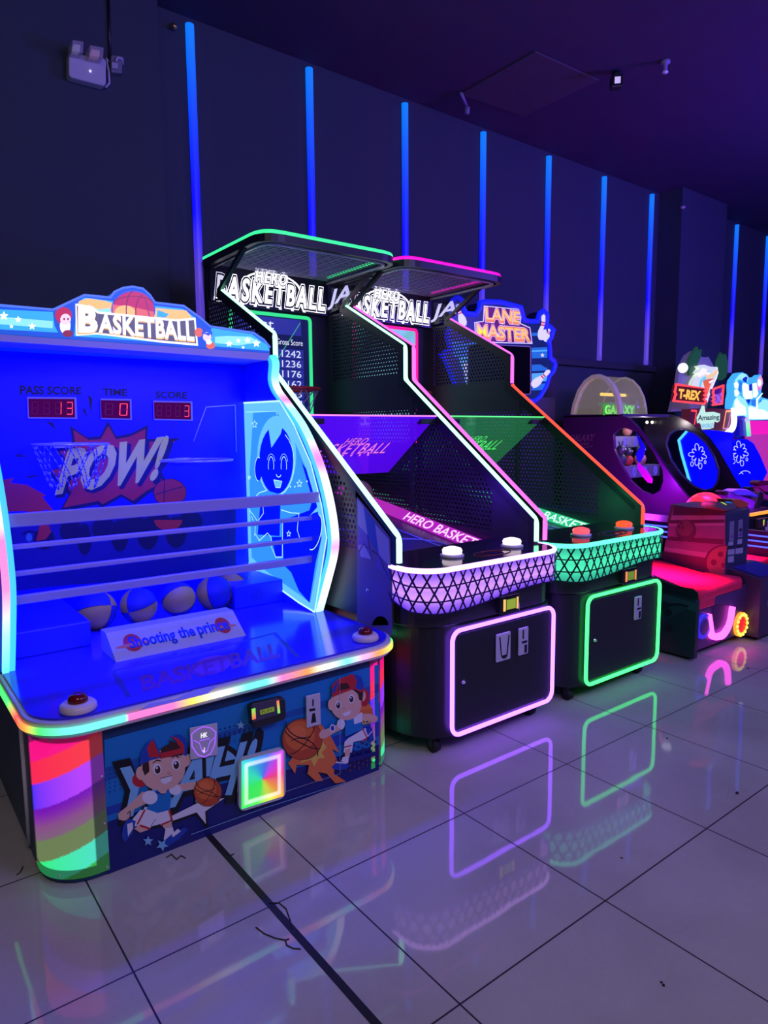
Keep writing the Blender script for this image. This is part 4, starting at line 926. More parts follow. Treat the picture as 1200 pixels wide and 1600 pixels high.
# trough furniture
box('ball_guide', (-.085, 1.24, .594), (.245, BY, .705), INB, K, .006)
sb = box('speaker_block', (1.0, 1.40, .594), (1.292, BY, .715), INB, K, .006)
mb = MB()
for k in range(40):
    a = k*2.4; r = .0062*math.sqrt(k)
    mb.lathe((1.13+r*math.cos(a), 1.3985, .655+r*math.sin(a)), [(.0026, 0), (.0026, -.001), (0, -.001)], DARK, 6, 1)
mb.build('speaker_holes', sb)
rs = MB().prism([V((.262, .945, .594)), V((.262, 1.075, .685)), V((.262, 1.15, .685)), V((.262, 1.15, .594))], (.575, 0, 0), mat('ramp_white', (.55, .55, .68), .35)).build('ramp_sign', K)
n_ = V((0, -.091, .13)).normalized()
D = Decal(V((.262, .945, .594))+n_*.0004, n_, (0, 850, 3.636)); I_LB = ink('letter_blue', (.01, .06, .55)); I_PR = ink('planet_red', (.62, .05, .04))
def rq(a, b): return V((.262+.575*a, .945+.13*b, .594+.091*b))+n_*.001
mb = MB()
def rell(cx, cy, rx, ry, m_, l): mb.poly([rq(cx+rx*math.cos(t), cy+ry*math.sin(t))+n_*l for t in [2*math.pi*k/24 for k in range(24)]], m_)
rell(.155, .52, .065, .30, I_PR, 0); rell(.86, .52, .06, .30, I_PR, 0); rell(.155, .45, .13, .06, ink('ring_orange', (.75, .25, .08)), .0003); rell(.86, .45, .11, .05, _M['ink_ring_orange'], .0003)
for st, x0, x1, y0, y1 in (('Shooting', .13, .47, .22, .72), ('the', .50, .62, .35, .72), ('prince', .65, .90, .22, .72)):
    vs, fs, (a0, a1, b0, b1) = glyphs(st, .03); ids = [mb.vert(rq(x0+(x1-x0)*(x-a0)/(a1-a0), y0+(y1-y0)*(y_-b0)/(b1-b0))+n_*.0006) for x, y_ in vs]
    for f in fs: mb.face([ids[i] for i in f], I_LB)
mb.build('ramp_lettering', rs)
# deck print
D = Decal((0, 0, .5945), (0, 0, 1), (0, 850, 3.636)); DL = ink('deck_navy', (.02, .03, .30)); DR = ink('deck_red', (.16, .02, .34))
D.line([(660, 715), (1200, 600), (1560, 505), (1690, 640)], .018, DL); D.line([(640, 720), (730, 865)], .018, DL)
D.ell(1200, 690, 120, 52, ink('deck_pink', (.22, .05, .5)), -14)
D.text('BASKETBALL', [(815, 835), (1590, 640), (1570, 560), (800, 755)], DR, .03)
D.poly([(790, 945), (850, 905), (1000, 880), (1100, 830), (1230, 800), (1180, 850), (1020, 890)], ink('deck_lilac', (.5, .48, .62)))
D.build('deck_print', K)
# lit acrylic figure panel on the inner right cheek
LP = 1.284
AC = mat('acrylic_cyan', (.05, .2, .5), .25, 0, (.035, .30, .80), 1.0); AB = mat('acrylic_deep_blue', (.01, .02, .4), .3, 0, (.0, .006, .42), 1.0); AW = led('etched_white', (.55, .95, 1.0), 1.2); AL = mat('acrylic_light', (.1, .3, .6), .25, 0, (.14, .56, 1.0), 1.0)
D = Decal((LP, 0, 0), (-1, 0, 0), (360, 600, 4.21))
outl = [(80, 125), (325, 112), (420, 270), (530, 520), (600, 790), (635, 1010), (605, 1200), (555, 1500), (455, 1440), (225, 1275), (105, 1165)]
D.poly(outl, AL); D.poly([(150+.0, 190), (300, 180), (390, 300), (500, 560), (570, 820), (600, 1010), (570, 1200), (525, 1440), (460, 1390), (235, 1230), (140, 1140), (125, 600)], AC)
D.poly([(400, 420), (470, 520), (540, 760), (520, 830), (340, 900), (350, 1190), (560, 1180), (600, 1010), (570, 800), (500, 560)], AB); D.poly([(350, 1190), (560, 1180), (520, 1440), (450, 1360), (400, 1240)], AB)
D.ell(305, 470, 128, 262, AL); D.ell(302, 500, 112, 225, AB); D.poly([(245, 250), (270, 420), (330, 330), (350, 260), (300, 225)], AL)
D.ell(185, 560, 24, 78, AB); D.arcline(185, 560, 24, 78, 90, 290, .004, AW); D.arcline(302, 520, 118, 215, -60, 150, .004, AW)
for ex in (268, 352): D.arcline(ex, 540, 18, 62, 160, 380, .004, AW); D.arcline(ex, 520, 26, 60, 200, 350, .002, AW)
D.arcline(318, 590, 16, 22, 20, 170, .004, AW); D.poly([(285, 630), (340, 640), (328, 680), (300, 678)], AL); D.line([(285, 630), (340, 640), (328, 682), (298, 680)], .003, AW, True)
D.poly([(170, 750), (240, 700), (340, 730), (330, 1010), (270, 1010), (240, 980), (170, 1010), (150, 880)], AC); D.poly([(200, 760), (330, 780), (325, 1000), (180, 990)], AB)
D.poly([(270, 1005), (340, 1005), (342, 1140), (300, 1140)], AB)
for pts in ([(335, 828), (400, 848), (452, 850), (440, 960), (465, 1040)], [(125, 830), (150, 860), (180, 905), (218, 850), (215, 800)], [(165, 985), (190, 1030), (245, 980), (270, 1010), (270, 1070), (298, 1138), (342, 1138), (345, 900)], [(140, 870), (165, 940), (160, 1000)], [(150, 760), (190, 715), (240, 700)]): D.line(pts, .004, AW)
D.ell(555, 975, 42, 118, AB, 12); D.arcline(555, 975, 42, 118, -80, 100, .004, AW, 12); D.poly([(520, 870), (590, 790), (600, 830), (545, 850)], AL)
for sx, sy, r in ((160, 265, 26), (125, 615, 14), (455, 655, 26), (385, 985, 20)):
    D.line([(sx+(r if k % 2 == 0 else r*.45)*math.cos(math.radians(-90+36*k))*.7, sy+(r if k % 2 == 0 else r*.45)*math.sin(math.radians(-90+36*k))) for k in range(10)], .003, AW, True)
for sx, sy in ((395, 675), (425, 675), (505, 640)): D.ell(sx, sy, 4, 6, AW, n=8)
D.line(outl, .009, AW, True); D.line([(100, 185), (300, 180), (310, 205)], .002, AW)
D.build('lit_figure_panel', K)
# illuminated header
HY = 1.48
hp = [(-46, 476), (0, 477), (83, 484), (132, 461), (172, 465), (179, 456), (192, 450), (207, 448), (223, 451), (234, 461), (242, 473), (287, 478), (312, 496), (328, 510), (362, 515), (396, 520), (412, 531), (422, 543), (422, 552), (200, 537), (-46, 519)]
HB = MB().prism([on(u, v, 1, HY) for u, v in hp], (0, .26, 0), mat('header_blue', (.02, .10, .45), .35, 0, (.01, .11, .55), .7)).build('header_sign', K, .004)
MB().tube([on(u, v, 1, HY-.004) for u, v in hp[:18]], .006, mat('header_trim', (.25, .45, .9), .3, 0, (.06, .16, .7), .8), n=6).build('header_trim', HB)
D = Decal((0, HY-.001, 0), (0, -1, 0), (0, 440, 3.636))
E_CY = mat('lit_cyan', (.1, .4, .6), .3, 0, (.02, .40, .92), .95); E_LC = mat('lit_pale', (.3, .6, .8), .3, 0, (.25, .78, 1.0), 1.0); E_WH = mat('lit_white', (.8, .8, .8), .3, 0, (1, .98, .90), 1.15); E_YL = mat('lit_yellow', (.8, .5, .1), .3, 0, (1.0, .52, .03), .95)
E_OR = mat('lit_orange', (.6, .2, .05), .3, 0, (.80, .13, .012), .9); E_RD = mat('lit_red', (.5, .05, .05), .3, 0, (.55, .02, .012), .8); E_OL = mat('lit_olive', (.1, .1, .07), .3, 0, (.10, .10, .065), .9); E_DB = mat('lit_blue', (.02, .1, .4), .3, 0, (.006, .09, .62), .9); E_DR = mat('lit_dark_red', (.3, .05, .02), .3, 0, (.20, .018, .012), 1); E_SK = mat('lit_skin', (.8, .6, .5), .3, 0, (.95, .70, .62), .9)
D.poly([(-160, 150), (300, 172), (310, 250), (330, 290), (-160, 262)], E_CY); D.poly([(-160, 185), (300, 225), (300, 265), (-160, 230)], E_LC)
D.poly([(440, 120), (480, 90), (620, 108), (900, 140), (1040, 155), (1110, 205), (1120, 360), (420, 310)], E_CY)
D.poly([(450, 110), (500, 95), (600, 110), (700, 140), (880, 150), (1000, 160), (1060, 165), (1095, 210), (1000, 240), (440, 150)], E_YL); D.poly([(500, 130), (560, 160), (620, 150), (640, 200), (520, 180)], E_LC); D.poly([(895, 160), (960, 185), (940, 205), (890, 200)], E_CY)
D.ell(757, 160, 126, 112, E_DB); D.ell(757, 160, 118, 104, E_RD); D.poly([(640, 130), (760, 145), (874, 172), (872, 225), (640, 200)], E_OR); D.ell(710, 175, 60, 40, E_YL)
for a in ((757, 160, 40, 104, 90, 270), (830, 170, 60, 100, 100, 250), (757, 120, 110, 36, 180, 360)): D.arcline(*a, .005, E_DR)
D.line([(825, 100), (850, 200)], .005, E_DR)
D.text('BASKETBALL', [(428, 310), (1125, 362), (1115, 205), (430, 128)], E_WH, .10) if False else None
D.poly([(428, 125), (520, 140), (560, 170), (1000, 215), (1110, 205), (1125, 365), (900, 345), (640, 310), (550, 300), (432, 308)], E_WH)
D.poly([(436, 137), (515, 150), (555, 182), (1000, 226), (1102, 218), (1115, 352), (905, 334), (640, 300), (550, 290), (440, 298)], E_OL)
D.text('B', [(452, 290), (545, 292), (545, 160), (452, 150)], E_YL, .05); D.text('B', [(455, 280), (545, 284), (545, 155), (455, 146)], E_WH, .05)
D.text('ASKETBALL', [(566, 294), (1104, 343), (1096, 240), (566, 192)], E_YL, .03, 0, None, 1.06); D.text('ASKETBALL', [(566, 285), (1102, 333), (1095, 230), (566, 186)], E_WH, .035, 0, None, 1.06)
for sx, sy, r in ((22, 195, 27), (103, 215, 20), (182, 255, 22), (65, 255, 13), (-60, 230, 18)): D.star(sx, sy, r, E_WH)
for cx, cy, hair in ((360, 195, E_RD), ): D.ell(cx+10, cy+55, 30, 48, E_WH); D.ell(cx+25, cy+100, 30, 20, E_DR); D.ell(cx, cy-5, 48, 45, hair); D.ell(cx+12, cy+20, 30, 32, E_SK); D.poly([(320, 185), (350, 190), (330, 240)], hair); D.ell(cx+4, cy+18, 5, 7, E_DR); D.ell(cx+26, cy+18, 5, 7, E_DR)
D.crop(300, 430, 3.636)
D.poly([(110, 300), (340, 335), (430, 400), (440, 430), (80, 400)], E_CY); D.poly([(130, 350), (200, 345), (330, 350), (390, 380), (260, 400), (130, 385)], E_LC)
D.ell(38, 325, 24, 26, E_OR); D.ell(85, 335, 30, 32, E_DB); D.ell(85, 350, 24, 26, E_SK); D.poly([(60, 330), (110, 325), (95, 345)], E_DB); D.ell(105, 400, 26, 20, E_OR); D.ell(95, 380, 16, 14, E_WH)
for sx, sy, r in ((210, 390, 20), (262, 372, 15), (315, 370, 20), (365, 388, 24), (290, 410, 10)): D.star(sx, sy, r, E_WH)
D.build('header_print', HB)
tz = on(200, 541, 1, HY).z
MB().prism([on(u, v, 1, HY-.002) for u, v in ((-46, 519), (200, 537), (422, 552), (418, 563), (200, 547), (-46, 530))], (0, .25, 0), mat('trim_lilac', (.45, .42, .68), .35)).build('header_valance', K)
MB().tube([(-.05, 1.70, 1.90), (1.26, 1.70, 1.90)], .012, led('blue_bar', (.0, .01, 1.0), 1.0), n=8).build('interior_light_bar', K)
area('interior_blue_lamp', (.60, 1.60, 1.90), (.60, 1.56, .6), 1.25, .16, 13, (0.0, 0.002, 1.0)).data.spread = math.radians(84)
area('interior_blue_lamp_front', (.60, 1.36, 1.86), (.60, 1.24, .6), 1.25, .10, 17, (0.0, 0.002, 1.0)).data.spread = math.radians(84)
area('interior_blue_lamp_back', (.60, 1.20, 1.35), (.60, 1.8, 1.2), 1.2, .10, 13, (0.0, 0.002, 1.0))
# balls in the trough
TAN = noise_mat('worn_ball_tan', (.92, .60, .05), (.70, .44, .035), 14, .6, .15); BLU = noise_mat('worn_ball_blue', (.02, .03, .28), (.03, .04, .20), 14, .6, .15)
def toy_ball(u, v, y, r, rot, label, sx=1.0):
    c = on(u, v, 1, y); c.z = c.z if y == 1.60 else max(c.z, .594+r*.95); mb = MB(); mb.sphere((0, 0, 0), r, TAN, 24, 16, sx=1.0, sy=1.0, sz=.96, matf=lambda i, j: TAN if (j//6) % 2 == 0 else BLU)
    for k in range(4):
        a = math.pi/2*k; mb.tube([(r*1.002*math.sin(t)*math.cos(a), r*1.002*math.sin(t)*math.sin(a), .96*r*math.cos(t)) for t in [math.pi*q/14 for q in range(1, 14)]], r*.018, DARK, n=4)
    o = mb.build('toy_basketball'); o.location = c; o.rotation_euler = rot; tag(o, label, 'ball', 'worn tan and blue balls in the trough')
toy_ball(152, 962, 1.50, .092, (1.2, .3, .5), 'tan and blue ball at the left end of the trough, half behind the white guide')
toy_ball(217, 952, 1.48, .088, (1.4, .2, 2.2), 'mostly tan ball in the trough, second from the left end')
toy_ball(279, 942, 1.48, .088, (1.0, .9, 1.0), 'tan and blue ball in the trough, middle of the five')
toy_ball(335, 930, 1.48, .092, (.3, .2, 2.4), 'ball in the trough with a blue top and tan underside')
toy_ball(366, 910, 1.60, .085, (1.3, 1.0, .2), 'ball in the trough farthest right, partly behind the speaker block')
# print on the outer nose of the nearest tall machine
D = Decal((1.3755, 0, 0), (-1, 0, 0), (480, 680, 5)); NW = ink('nose_white', (.45, .42, .55)); NB = ink('nose_blue', (.03, .10, .40)); ND = ink('nose_dark', (.02, .01, .06)); NV = ink('nose_violet', (.16, .12, .42))
D.poly([(390, 480), (440, 540), (650, 800), (665, 1560), (390, 1560)], nose_w); D.poly([(390, 500), (440, 555), (475, 800), (500, 970), (400, 960)], NV); D.poly([(392, 500), (440, 555), (472, 780), (395, 700)], NW); D.poly([(440, 555), (530, 690), (560, 935), (475, 800)], NB); D.poly([(530, 692), (638, 815), (650, 1030), (560, 935)], NW)
D.poly([(395, 860), (440, 850), (505, 970), (420, 950)], NW); D.poly([(545, 950), (575, 940), (590, 1060), (545, 1040)], NV); D.poly([(595, 1050), (650, 1040), (650, 1150), (600, 1080)], NV)
for pts in ([(470, 780), (490, 900), (505, 975)], [(505, 900), (560, 935), (600, 1040), (650, 1130)], [(400, 920), (440, 850), (480, 890)]): D.line(pts, .006, ND)
D.mb.build('nose_print', H1)
D = Decal((1.3755, 0, 0), (-1, 0, 0), (480, 680, 5)); D.ell(572, 1485, 62, 72, ink('nose_orange', (.30, .06, .03)), 0, 180, 360); D.mb.build('ball_print', H1)
MB().lathe((1.377, on(575, 923, 0, 1.377).y, on(575, 923, 0, 1.377).z), [(.012, 0), (.010, -.006), (0, -.008)], CHROME, 12, 0).build('bolt', H1)
# ================================================================== BOWLING MACHINE
def px(u, v, ax, val): return on(u, v, ax, val)
def board(name, pts, y, th, m_, par, crop=(0, 0, 1), bev=0.0):
    return MB().prism([on(u/crop[2]+crop[0], v/crop[2]+crop[1], 1, y) for u, v in pts], (0, th, 0), m_).build(name, par, bev)
B = thing('bowling_machine', 'two-lane bowling arcade machine with red padded lane front and pin-shaped blue marquee', 'arcade machine', (4.6, 1.5, 0))
CB = (680, 450, 6)
my = [(150, 330), (160, 120), (205, 85), (250, 115), (262, 190), (290, 240), (380, 245), (412, 200), (420, 140), (460, 128), (620, 133), (800, 180), (832, 300), (900, 312), (960, 310), (978, 235), (1012, 212), (1048, 250), (1048, 330), (1030, 375), (1070, 358), (1106, 395), (1090, 465), (1062, 500), (1072, 540), (1078, 655), (1112, 680), (1126, 722), (1105, 785), (1068, 830), (1042, 920), (990, 1010), (935, 1060), (620, 1075), (230, 1075), (200, 950), (130, 760), (60, 620), (140, 580), (110, 430)]
MY = 2.70
MQ = board('marquee', my, MY, .16, mat('marquee_side', (.01, .01, .08), .4), B, CB, .004)
BL_ = led('marquee_blue', (.0, .008, 1.0), 1.6)
MB().tube([on(u/6+680, v/6+450, 1, MY-.006) for u, v in my], .022, BL_, n=8, closed=True).build('marquee_edge_light', MQ)
D = Decal((0, MY-.001, 0), (0, -1, 0), CB)
M_N = mat('mq_navy', (.004, .01, .05), .3, 0, (.003, .012, .07), 1); M_B = mat('mq_blue', (.01, .1, .3), .3, 0, (.012, .13, .42), 1); M_C = mat('mq_cyan', (.1, .4, .6), .3, 0, (.05, .36, .75), 1); M_W = mat('mq_white', (.7, .7, .8), .3, 0, (.55, .60, .80), 1)
M_P = mat('mq_plum', (.1, .01, .05), .3, 0, (.09, .006, .035), 1); M_O = mat('mq_orange', (.6, .2, .03), .3, 0, (.85, .24, .025), 1); M_Y = mat('mq_yellow', (.8, .5, .1), .3, 0, (.95, .55, .06), 1); M_R = mat('mq_red', (.5, .08, .03), .3, 0, (.50, .05, .02), 1); M_K = mat('mq_black', (.005, .005, .008), .08)
cx, cy = 620, 600
D.poly([(cx+(x-cx)*.96, cy+(y-cy)*.965) for x, y in my], M_N)
for y0, y1, m_ in ((420, 450, M_B), (560, 660, M_B), (585, 600, M_C), (720, 780, M_B), (800, 880, M_C), (900, 960, M_B)): D.poly([(905, y0), (1050, y0-6), (1050, y1-6), (905, y1)], m_)
D.poly([(150, 500), (400, 510), (400, 640), (180, 650)], M_B); D.poly([(220, 640), (400, 640), (400, 940), (300, 940)], M_C); D.poly([(260, 700), (330, 690), (340, 900), (300, 930)], M_W)
D.poly([(960, 680), (1060, 720), (1040, 750), (960, 700)], M_N); D.star(1005, 630, 22, M_W)
def pin(cx, cy, s, rot):
    c, s_ = math.cos(math.radians(rot)), math.sin(math.radians(rot))
    f = lambda pts: [(cx+(x*c-y*s_)*s, cy+(x*s_+y*c)*s) for x, y in pts]
    D.poly(f([(-16, -60), (0, -72), (16, -60), (18, -40), (12, -15), (14, 5), (30, 50), (30, 85), (18, 110), (-18, 110), (-30, 85), (-30, 50), (-14, 5), (-12, -15), (-18, -40)]), M_W)
    D.poly(f([(-13, -18), (13, -18), (13, -6), (-13, -6)]), M_R); D.poly(f([(-13, 0), (13, 0), (16, 12), (-16, 12)]), M_R)
pin(1012, 340, 1.35, 6); pin(1062, 420, .8, 18); pin(1010, 830, 1.25, 48); pin(230, 230, 1.2, -18)
SC = [(400, 520), (885, 545), (898, 560), (898, 985), (885, 1000), (300, 1000), (300, 540)]
D.poly([(x, y) for x, y in SC], mat('mq_frame', (.5, .5, .45), .3)); D.poly([(310, 550), (400, 530), (880, 553), (890, 565), (890, 980), (880, 992), (310, 992)], M_K)
D.poly([(455, 165), (815, 200), (800, 330), (890, 370), (912, 525), (560, 515), (375, 470), (365, 320), (448, 310)], M_W); D.poly([(462, 172), (806, 206), (792, 336), (884, 376), (904, 517), (560, 507), (383, 464), (373, 326), (456, 316)], M_P)
def flame_text(st, q):
    bl, br, tr, tl = q; mid = lambda a, b, t: (a[0]*(1-t)+b[0]*t, a[1]*(1-t)+b[1]*t)
    D.text(st, q, M_W, .075); D.text(st, q, M_R, .05)
    D.text(st, q, M_O, .035); 
    vs, fs, bb = glyphs(st, .02); 
    D.text(st, (mid(bl, tl, .16), mid(br, tr, .16), mid(br, tr, .96), mid(bl, tl, .96)), M_Y, .01)
flame_text('LANE', [(478, 310), (780, 338), (795, 225), (470, 185)]); flame_text('MASTER', [(395, 470), (885, 505), (875, 385), (392, 340)])
D.build('marquee_print', MQ)
PLUM = mat('machine_plum', (.06, .03, .08), .4); DGR = mat('machine_dark_green', (.008, .035, .04), .4); PAD = mat('red_vinyl_pad', (.95, .02, .10), .42); BOX = mat('machine_slate', (.05, .05, .09), .45)
box('rear_cabinet', (3.80, 2.86, .05), (5.42, 2.95, 1.85), BOX, B)
box('lane_base', (3.80, .62, .09), (5.42, 2.86, .40), PLUM, B)
for xa, xb in ((3.80, 4.38), (4.80, 5.40)): box('lane_bed', (xa, .80, .40), (xb, 2.86, .44), mat('lane_bed', (.02, .02, .10), .15), B)
dv = box('lane_divider', (4.40, .95, .40), (4.78, 2.86, .80), mat('divider_navy', (.004, .006, .07), .4), B)
NB_ = led('lane_blue', (.06, .10, 1.0), 1.6)
for zz in (.765, .725, .685): MB().tube([(4.392, .95, zz), (4.392, 2.86, zz-.0)], .007, NB_, n=6).build('lane_light', dv)
ow = box('outer_wall', (5.42, .40, .09), (5.47, 2.86, .66), mat('divider_navy', (.004, .006, .07), .4), B)
for zz in (.62, .575, .53): MB().tube([(5.412, .60, zz), (5.412, 2.86, zz)], .007, NB_, n=6).build('lane_light', ow)
# near wall of the first lane, with a printed bowling ball
sd = MB().prism([V((3.72, y, z)) for y, z in ((.345, .02), (.345, .40), (.36, .43), (.385, .455), (1.0, .60), (2.86, .66), (2.86, .02))], (.04, 0, 0), DGR).build('side_wall', B)
D = Decal((3.719, 0, 0), (-1, 0, 0), (1020, 860, 6.667)); GB1 = ink('green_band', (.02, .075, .085)); GB2 = ink('green_dark', (.004, .018, .024))
D.poly([(90, 440), (470, 560), (475, 640), (430, 640), (90, 520)], GB1); D.poly([(90, 340), (420, 400), (470, 440), (478, 520), (90, 430)], GB2)
D.ell(250, 780, 260, 230, GB2, 0, 180, 300); D.ell(250, 790, 240, 215, ink('green_ball', (.012, .055, .06)), 0, 180, 300)
for ex, ey in ((158, 648), (163, 812)): D.ell(ex, ey, 42, 42, GB2)
D.build('ball_print', sd)
# central pedestal
PX, PY0, PY1 = 4.40, .515, .95
pd = MB().prism([V((PX, y, z)) for y, z in ((PY0, .44), (PY0, .915), (PY1-.02, .94), (PY1+.06, .50), (PY1+.06, .30), (PY0, .30))], (.37, 0, 0), BOX).build('pedestal', B)
D = Decal((PX-.001, 0, 0), (-1, 0, 0), (1040, 740, 7.5)); S1 = ink('stripe_light', (.20, .14, .42)); S2 = ink('stripe_mid', (.11, .065, .26)); S3 = ink('stripe_dark', (.030, .016, .085))
D.poly([(95, 375), (700, 430), (695, 1200), (-60, 1090), (0, 800), (60, 520)], S2); D.poly([(100, 375), (700, 430), (695, 488), (80, 490)], S3); D.poly([(75, 490), (692, 492), (692, 535), (60, 545)], S1)
D.poly([(45, 545), (692, 538), (690, 575), (50, 585)], S3); D.poly([(40, 585), (690, 580), (690, 610), (40, 615)], S1); D.poly([(10, 735), (685, 768), (680, 832), (5, 780)], S3); D.poly([(-10, 860), (500, 930), (560, 900), (520, 990), (-15, 905)], S1)
D.poly([(-20, 910), (490, 995), (480, 1190), (-60, 1090)], S3)
D.ell(240, 665, 120, 128, ink('ball_navy', (.03, .03, .10))); D.ell(225, 640, 95, 95, ink('ball_slate', (.07, .055, .14)))
for ex, ey in ((190, 580), (155, 618), (202, 635)): D.ell(ex, ey, 17, 20, S3)
D.ell(680, 1050, 225, 215, S3, 10, 90, 270); D.ell(690, 1050, 208, 200, ink('ball_plum', (.15, .08, .16)), 10, 90, 270); D.ell(645, 945, 32, 34, S3); D.ell(565, 1040, 34, 36, S3); D.ell(675, 1075, 22, 32, S3)
D.build('stripe_print', pd)
fd = Decal((0, PY0-.001, 0), (0, -1, 0), (1040, 740, 7.5)); NP = ink('note_paper', (.42, .42, .46)); NG = ink('note_grey', (.25, .24, .30)); ND2 = ink('note_dark', (.03, .02, .04)); NPU = ink('note_purple', (.20, .06, .45))
fd.poly([(712, 480), (955, 462), (935, 1050), (710, 1100)], ink('face_slate', (.035, .04, .09)))
for q, m_ in (([(752, 565), (805, 555), (798, 785), (745, 790)], NG), ([(855, 545), (905, 535), (900, 740), (848, 750)], NG), ([(738, 800), (795, 795), (790, 840), (732, 845)], NP), ([(845, 770), (898, 762), (895, 820), (840, 828)], NP), ([(732, 850), (790, 845), (788, 880), (732, 885)], ND2), ([(826, 840), (902, 830), (900, 862), (824, 872)], ND2), ([(730, 892), (808, 882), (806, 945), (728, 955)], NP), ([(820, 878), (908, 866), (905, 930), (818, 942)], NP), ([(730, 972), (800, 960), (798, 1035), (728, 1045)], NP)): fd.poly(q, m_)
for q in ([(760, 720), (800, 730), (770, 770)], [(870, 700), (905, 690), (890, 730), (855, 740)]): fd.poly(q, NPU)
for k in range(9): fd.line([(756, 580+22*k), (800, 574+22*k)], .0015, ND2); fd.line([(858, 560+20*k), (900, 554+20*k)], .0015, ND2)
fd.ell(878, 660, 16, 22, ND2)
fd.build('notice_sheets', pd)
# two ticket dispensers on the pedestal
for q, em, nm in ((((600, 385), (640, 330), (715, 310), (830, 375), (820, 415), (720, 440)), None, 'ticket_dispenser'),):
    t_ = MB().prism([on(u/7.5+1040, v/7.5+740, 1, .50) for u, v in ((612, 372), (645, 328), (800, 345), (830, 375), (825, 412), (715, 438), (605, 402))], (0, .12, 0), mat('dispenser_grey', (.12, .11, .12), .4)).build('ticket_dispenser', pd, .004)
    MB().prism([on(u/7.5+1040, v/7.5+740, 1, .497) for u, v in ((645, 332), (690, 345), (720, 370), (690, 358))], (0, .002, 0), led('ticket_rainbow', (.6, .9, .05), 1.0)).build('status_light', t_)
    MB().prism([on(u/7.5+1040, v/7.5+740, 1, .497) for u, v in ((700, 322), (770, 330), (790, 348), (720, 345))], (0, .002, 0), mat('ticket_window', (.02, .12, .3), .2, 0, (.01, .10, .28), 1)).build('display', t_)
    MB().prism([on(u/7.5+1040, v/7.5+740, 1, .62) for u, v in ((770, 305), (880, 300), (975, 345), (960, 395), (860, 405), (800, 350))], (0, .12, 0), mat('dispenser_orange', (.60, .09, .03), .4)).build('ticket_dispenser', pd, .004)
# lower pedestal box with sloping payment shelf
lb = MB().prism([V((4.47, y, z)) for y, z in ((.27, .03), (.27, .455), (.515, .50), (.70, .50), (.70, .03))], (.46, 0, 0), PLUM).build('payment_box', B, .006)
MB().prism([V((4.52, .30, .4625)), V((4.88, .30, .4625)), V((4.88, .50, .4995)), V((4.52, .50, .4995))], (0, 0, .004), mat('shelf_blue', (.03, .03, .30), .3)).build('payment_shelf', lb)
for x_, z_, w_, h_, m_ in ((4.86, .41, .05, .035, ink('sticker', (.45, .38, .2))), (4.62, .27, .10, .045, S1), (4.80, .275, .10, .045, S1)): MB().box((x_-w_/2, .264, z_-h_/2), (x_+w_/2, .271, z_+h_/2), m_).build('coin_return', lb)
MB().lathe((4.77, .27, .34), [(.018, 0), (.016, -.012), (0, -.014)], CHROME, 12, 1).build('lock', lb)
# red padded lane front
MB().prism([V((3.76, 2.0, .47)), V((3.76, .98, .50)), V((3.76, .60, .455)), V((3.76, .60, .40)), V((3.76, 2.0, .40))], (.63, 0, 0), PAD).build('lane_pad', B, .02)
cu = [(3.80, .335), (4.02, .335), (4.05, .345), (4.05, .40), (4.30, .40), (4.44, .42), (4.455, .50), (4.42, .62), (3.78, .66), (3.77, .60)]
MB().prism([V((x, y, .385)) for x, y in ((3.765, .66), (3.765, .345), (3.98, .345), (4.0, .36), (4.37, .36), (4.45, .40), (4.45, .66))], (0, 0, .075), PAD).build('front_cushion', B, .02)
MB().prism([V((x, .352, z)) for x, z in ((3.765, .45), (3.765, .335), (3.98, .335), (3.985, .45))], (0, .03, 0), PAD).build('cushion_flap', B, .01)
fp = box('front_panel', (3.76, .375, .05), (4.47, .62, .40), mat('front_violet', (.09, .04, .16), .4), B)
rc = Decal((0, .374, 0), (0, -1, 0), (1020, 860, 6.667)); rc.poly([(605, 560), (800, 560), (790, 700), (760, 780), (640, 830), (625, 700)], ink('recess_navy', (.008, .015, .07))); rc.build('recess', fp)
UL = led('u_magenta', (1.0, .07, .80), 4.0)
ul = fillet([on(u/6.667+1020, v/6.667+860, 1, .362) for u, v in ((578, 675), (610, 905), (730, 890), (800, 770), (828, 585))], .05, 5)
MB().tube(ul, .0, UL, flat=((0, 1, 0), .020, .015)).build('u_shaped_light', B)
def disc(u, v, r, name, m1, m2, teeth):
    c = on(u, v, 1, .372); mb = MB(); n = 20
    o = MB().lathe(c, [(r*.66, 0), (r, 0), (r, -.02), (r*.66, -.02)], m1, 28, 1).build(name, B)
    MB().lathe(c, [(r*.66, -.0205), (r*.6, -.025), (0, -.026)], m2, 28, 1).build('hub', o)
    if teeth:
        for k in range(14): a = 2*math.pi*k/14; mb.sphere(c+V((r*.84*math.cos(a), -.02, r*.84*math.sin(a))), r*.15, teeth, 8, 5)
        mb.build('bulbs', o)
disc(1155, 975, .088, 'round_light', led('ring_amber', (1.0, .33, .01), 1.3), led('hub_red', (1.0, .015, .015), .9), led('bulb_yellow', (1.0, .75, .10), 1.5))
disc(1096, 978, .085, 'round_light', led('ring_blue', (.03, .02, .85), .8), mat('hub_violet', (.14, .05, .30), .3), None)
for cx_, cy_ in ((3.78, .42), (4.80, .36)): MB().lathe((cx_, cy_, 0), [(.035, 0), (.035, .03), (.018, .035), (.018, .09)], RUB, 14).build('foot', B)
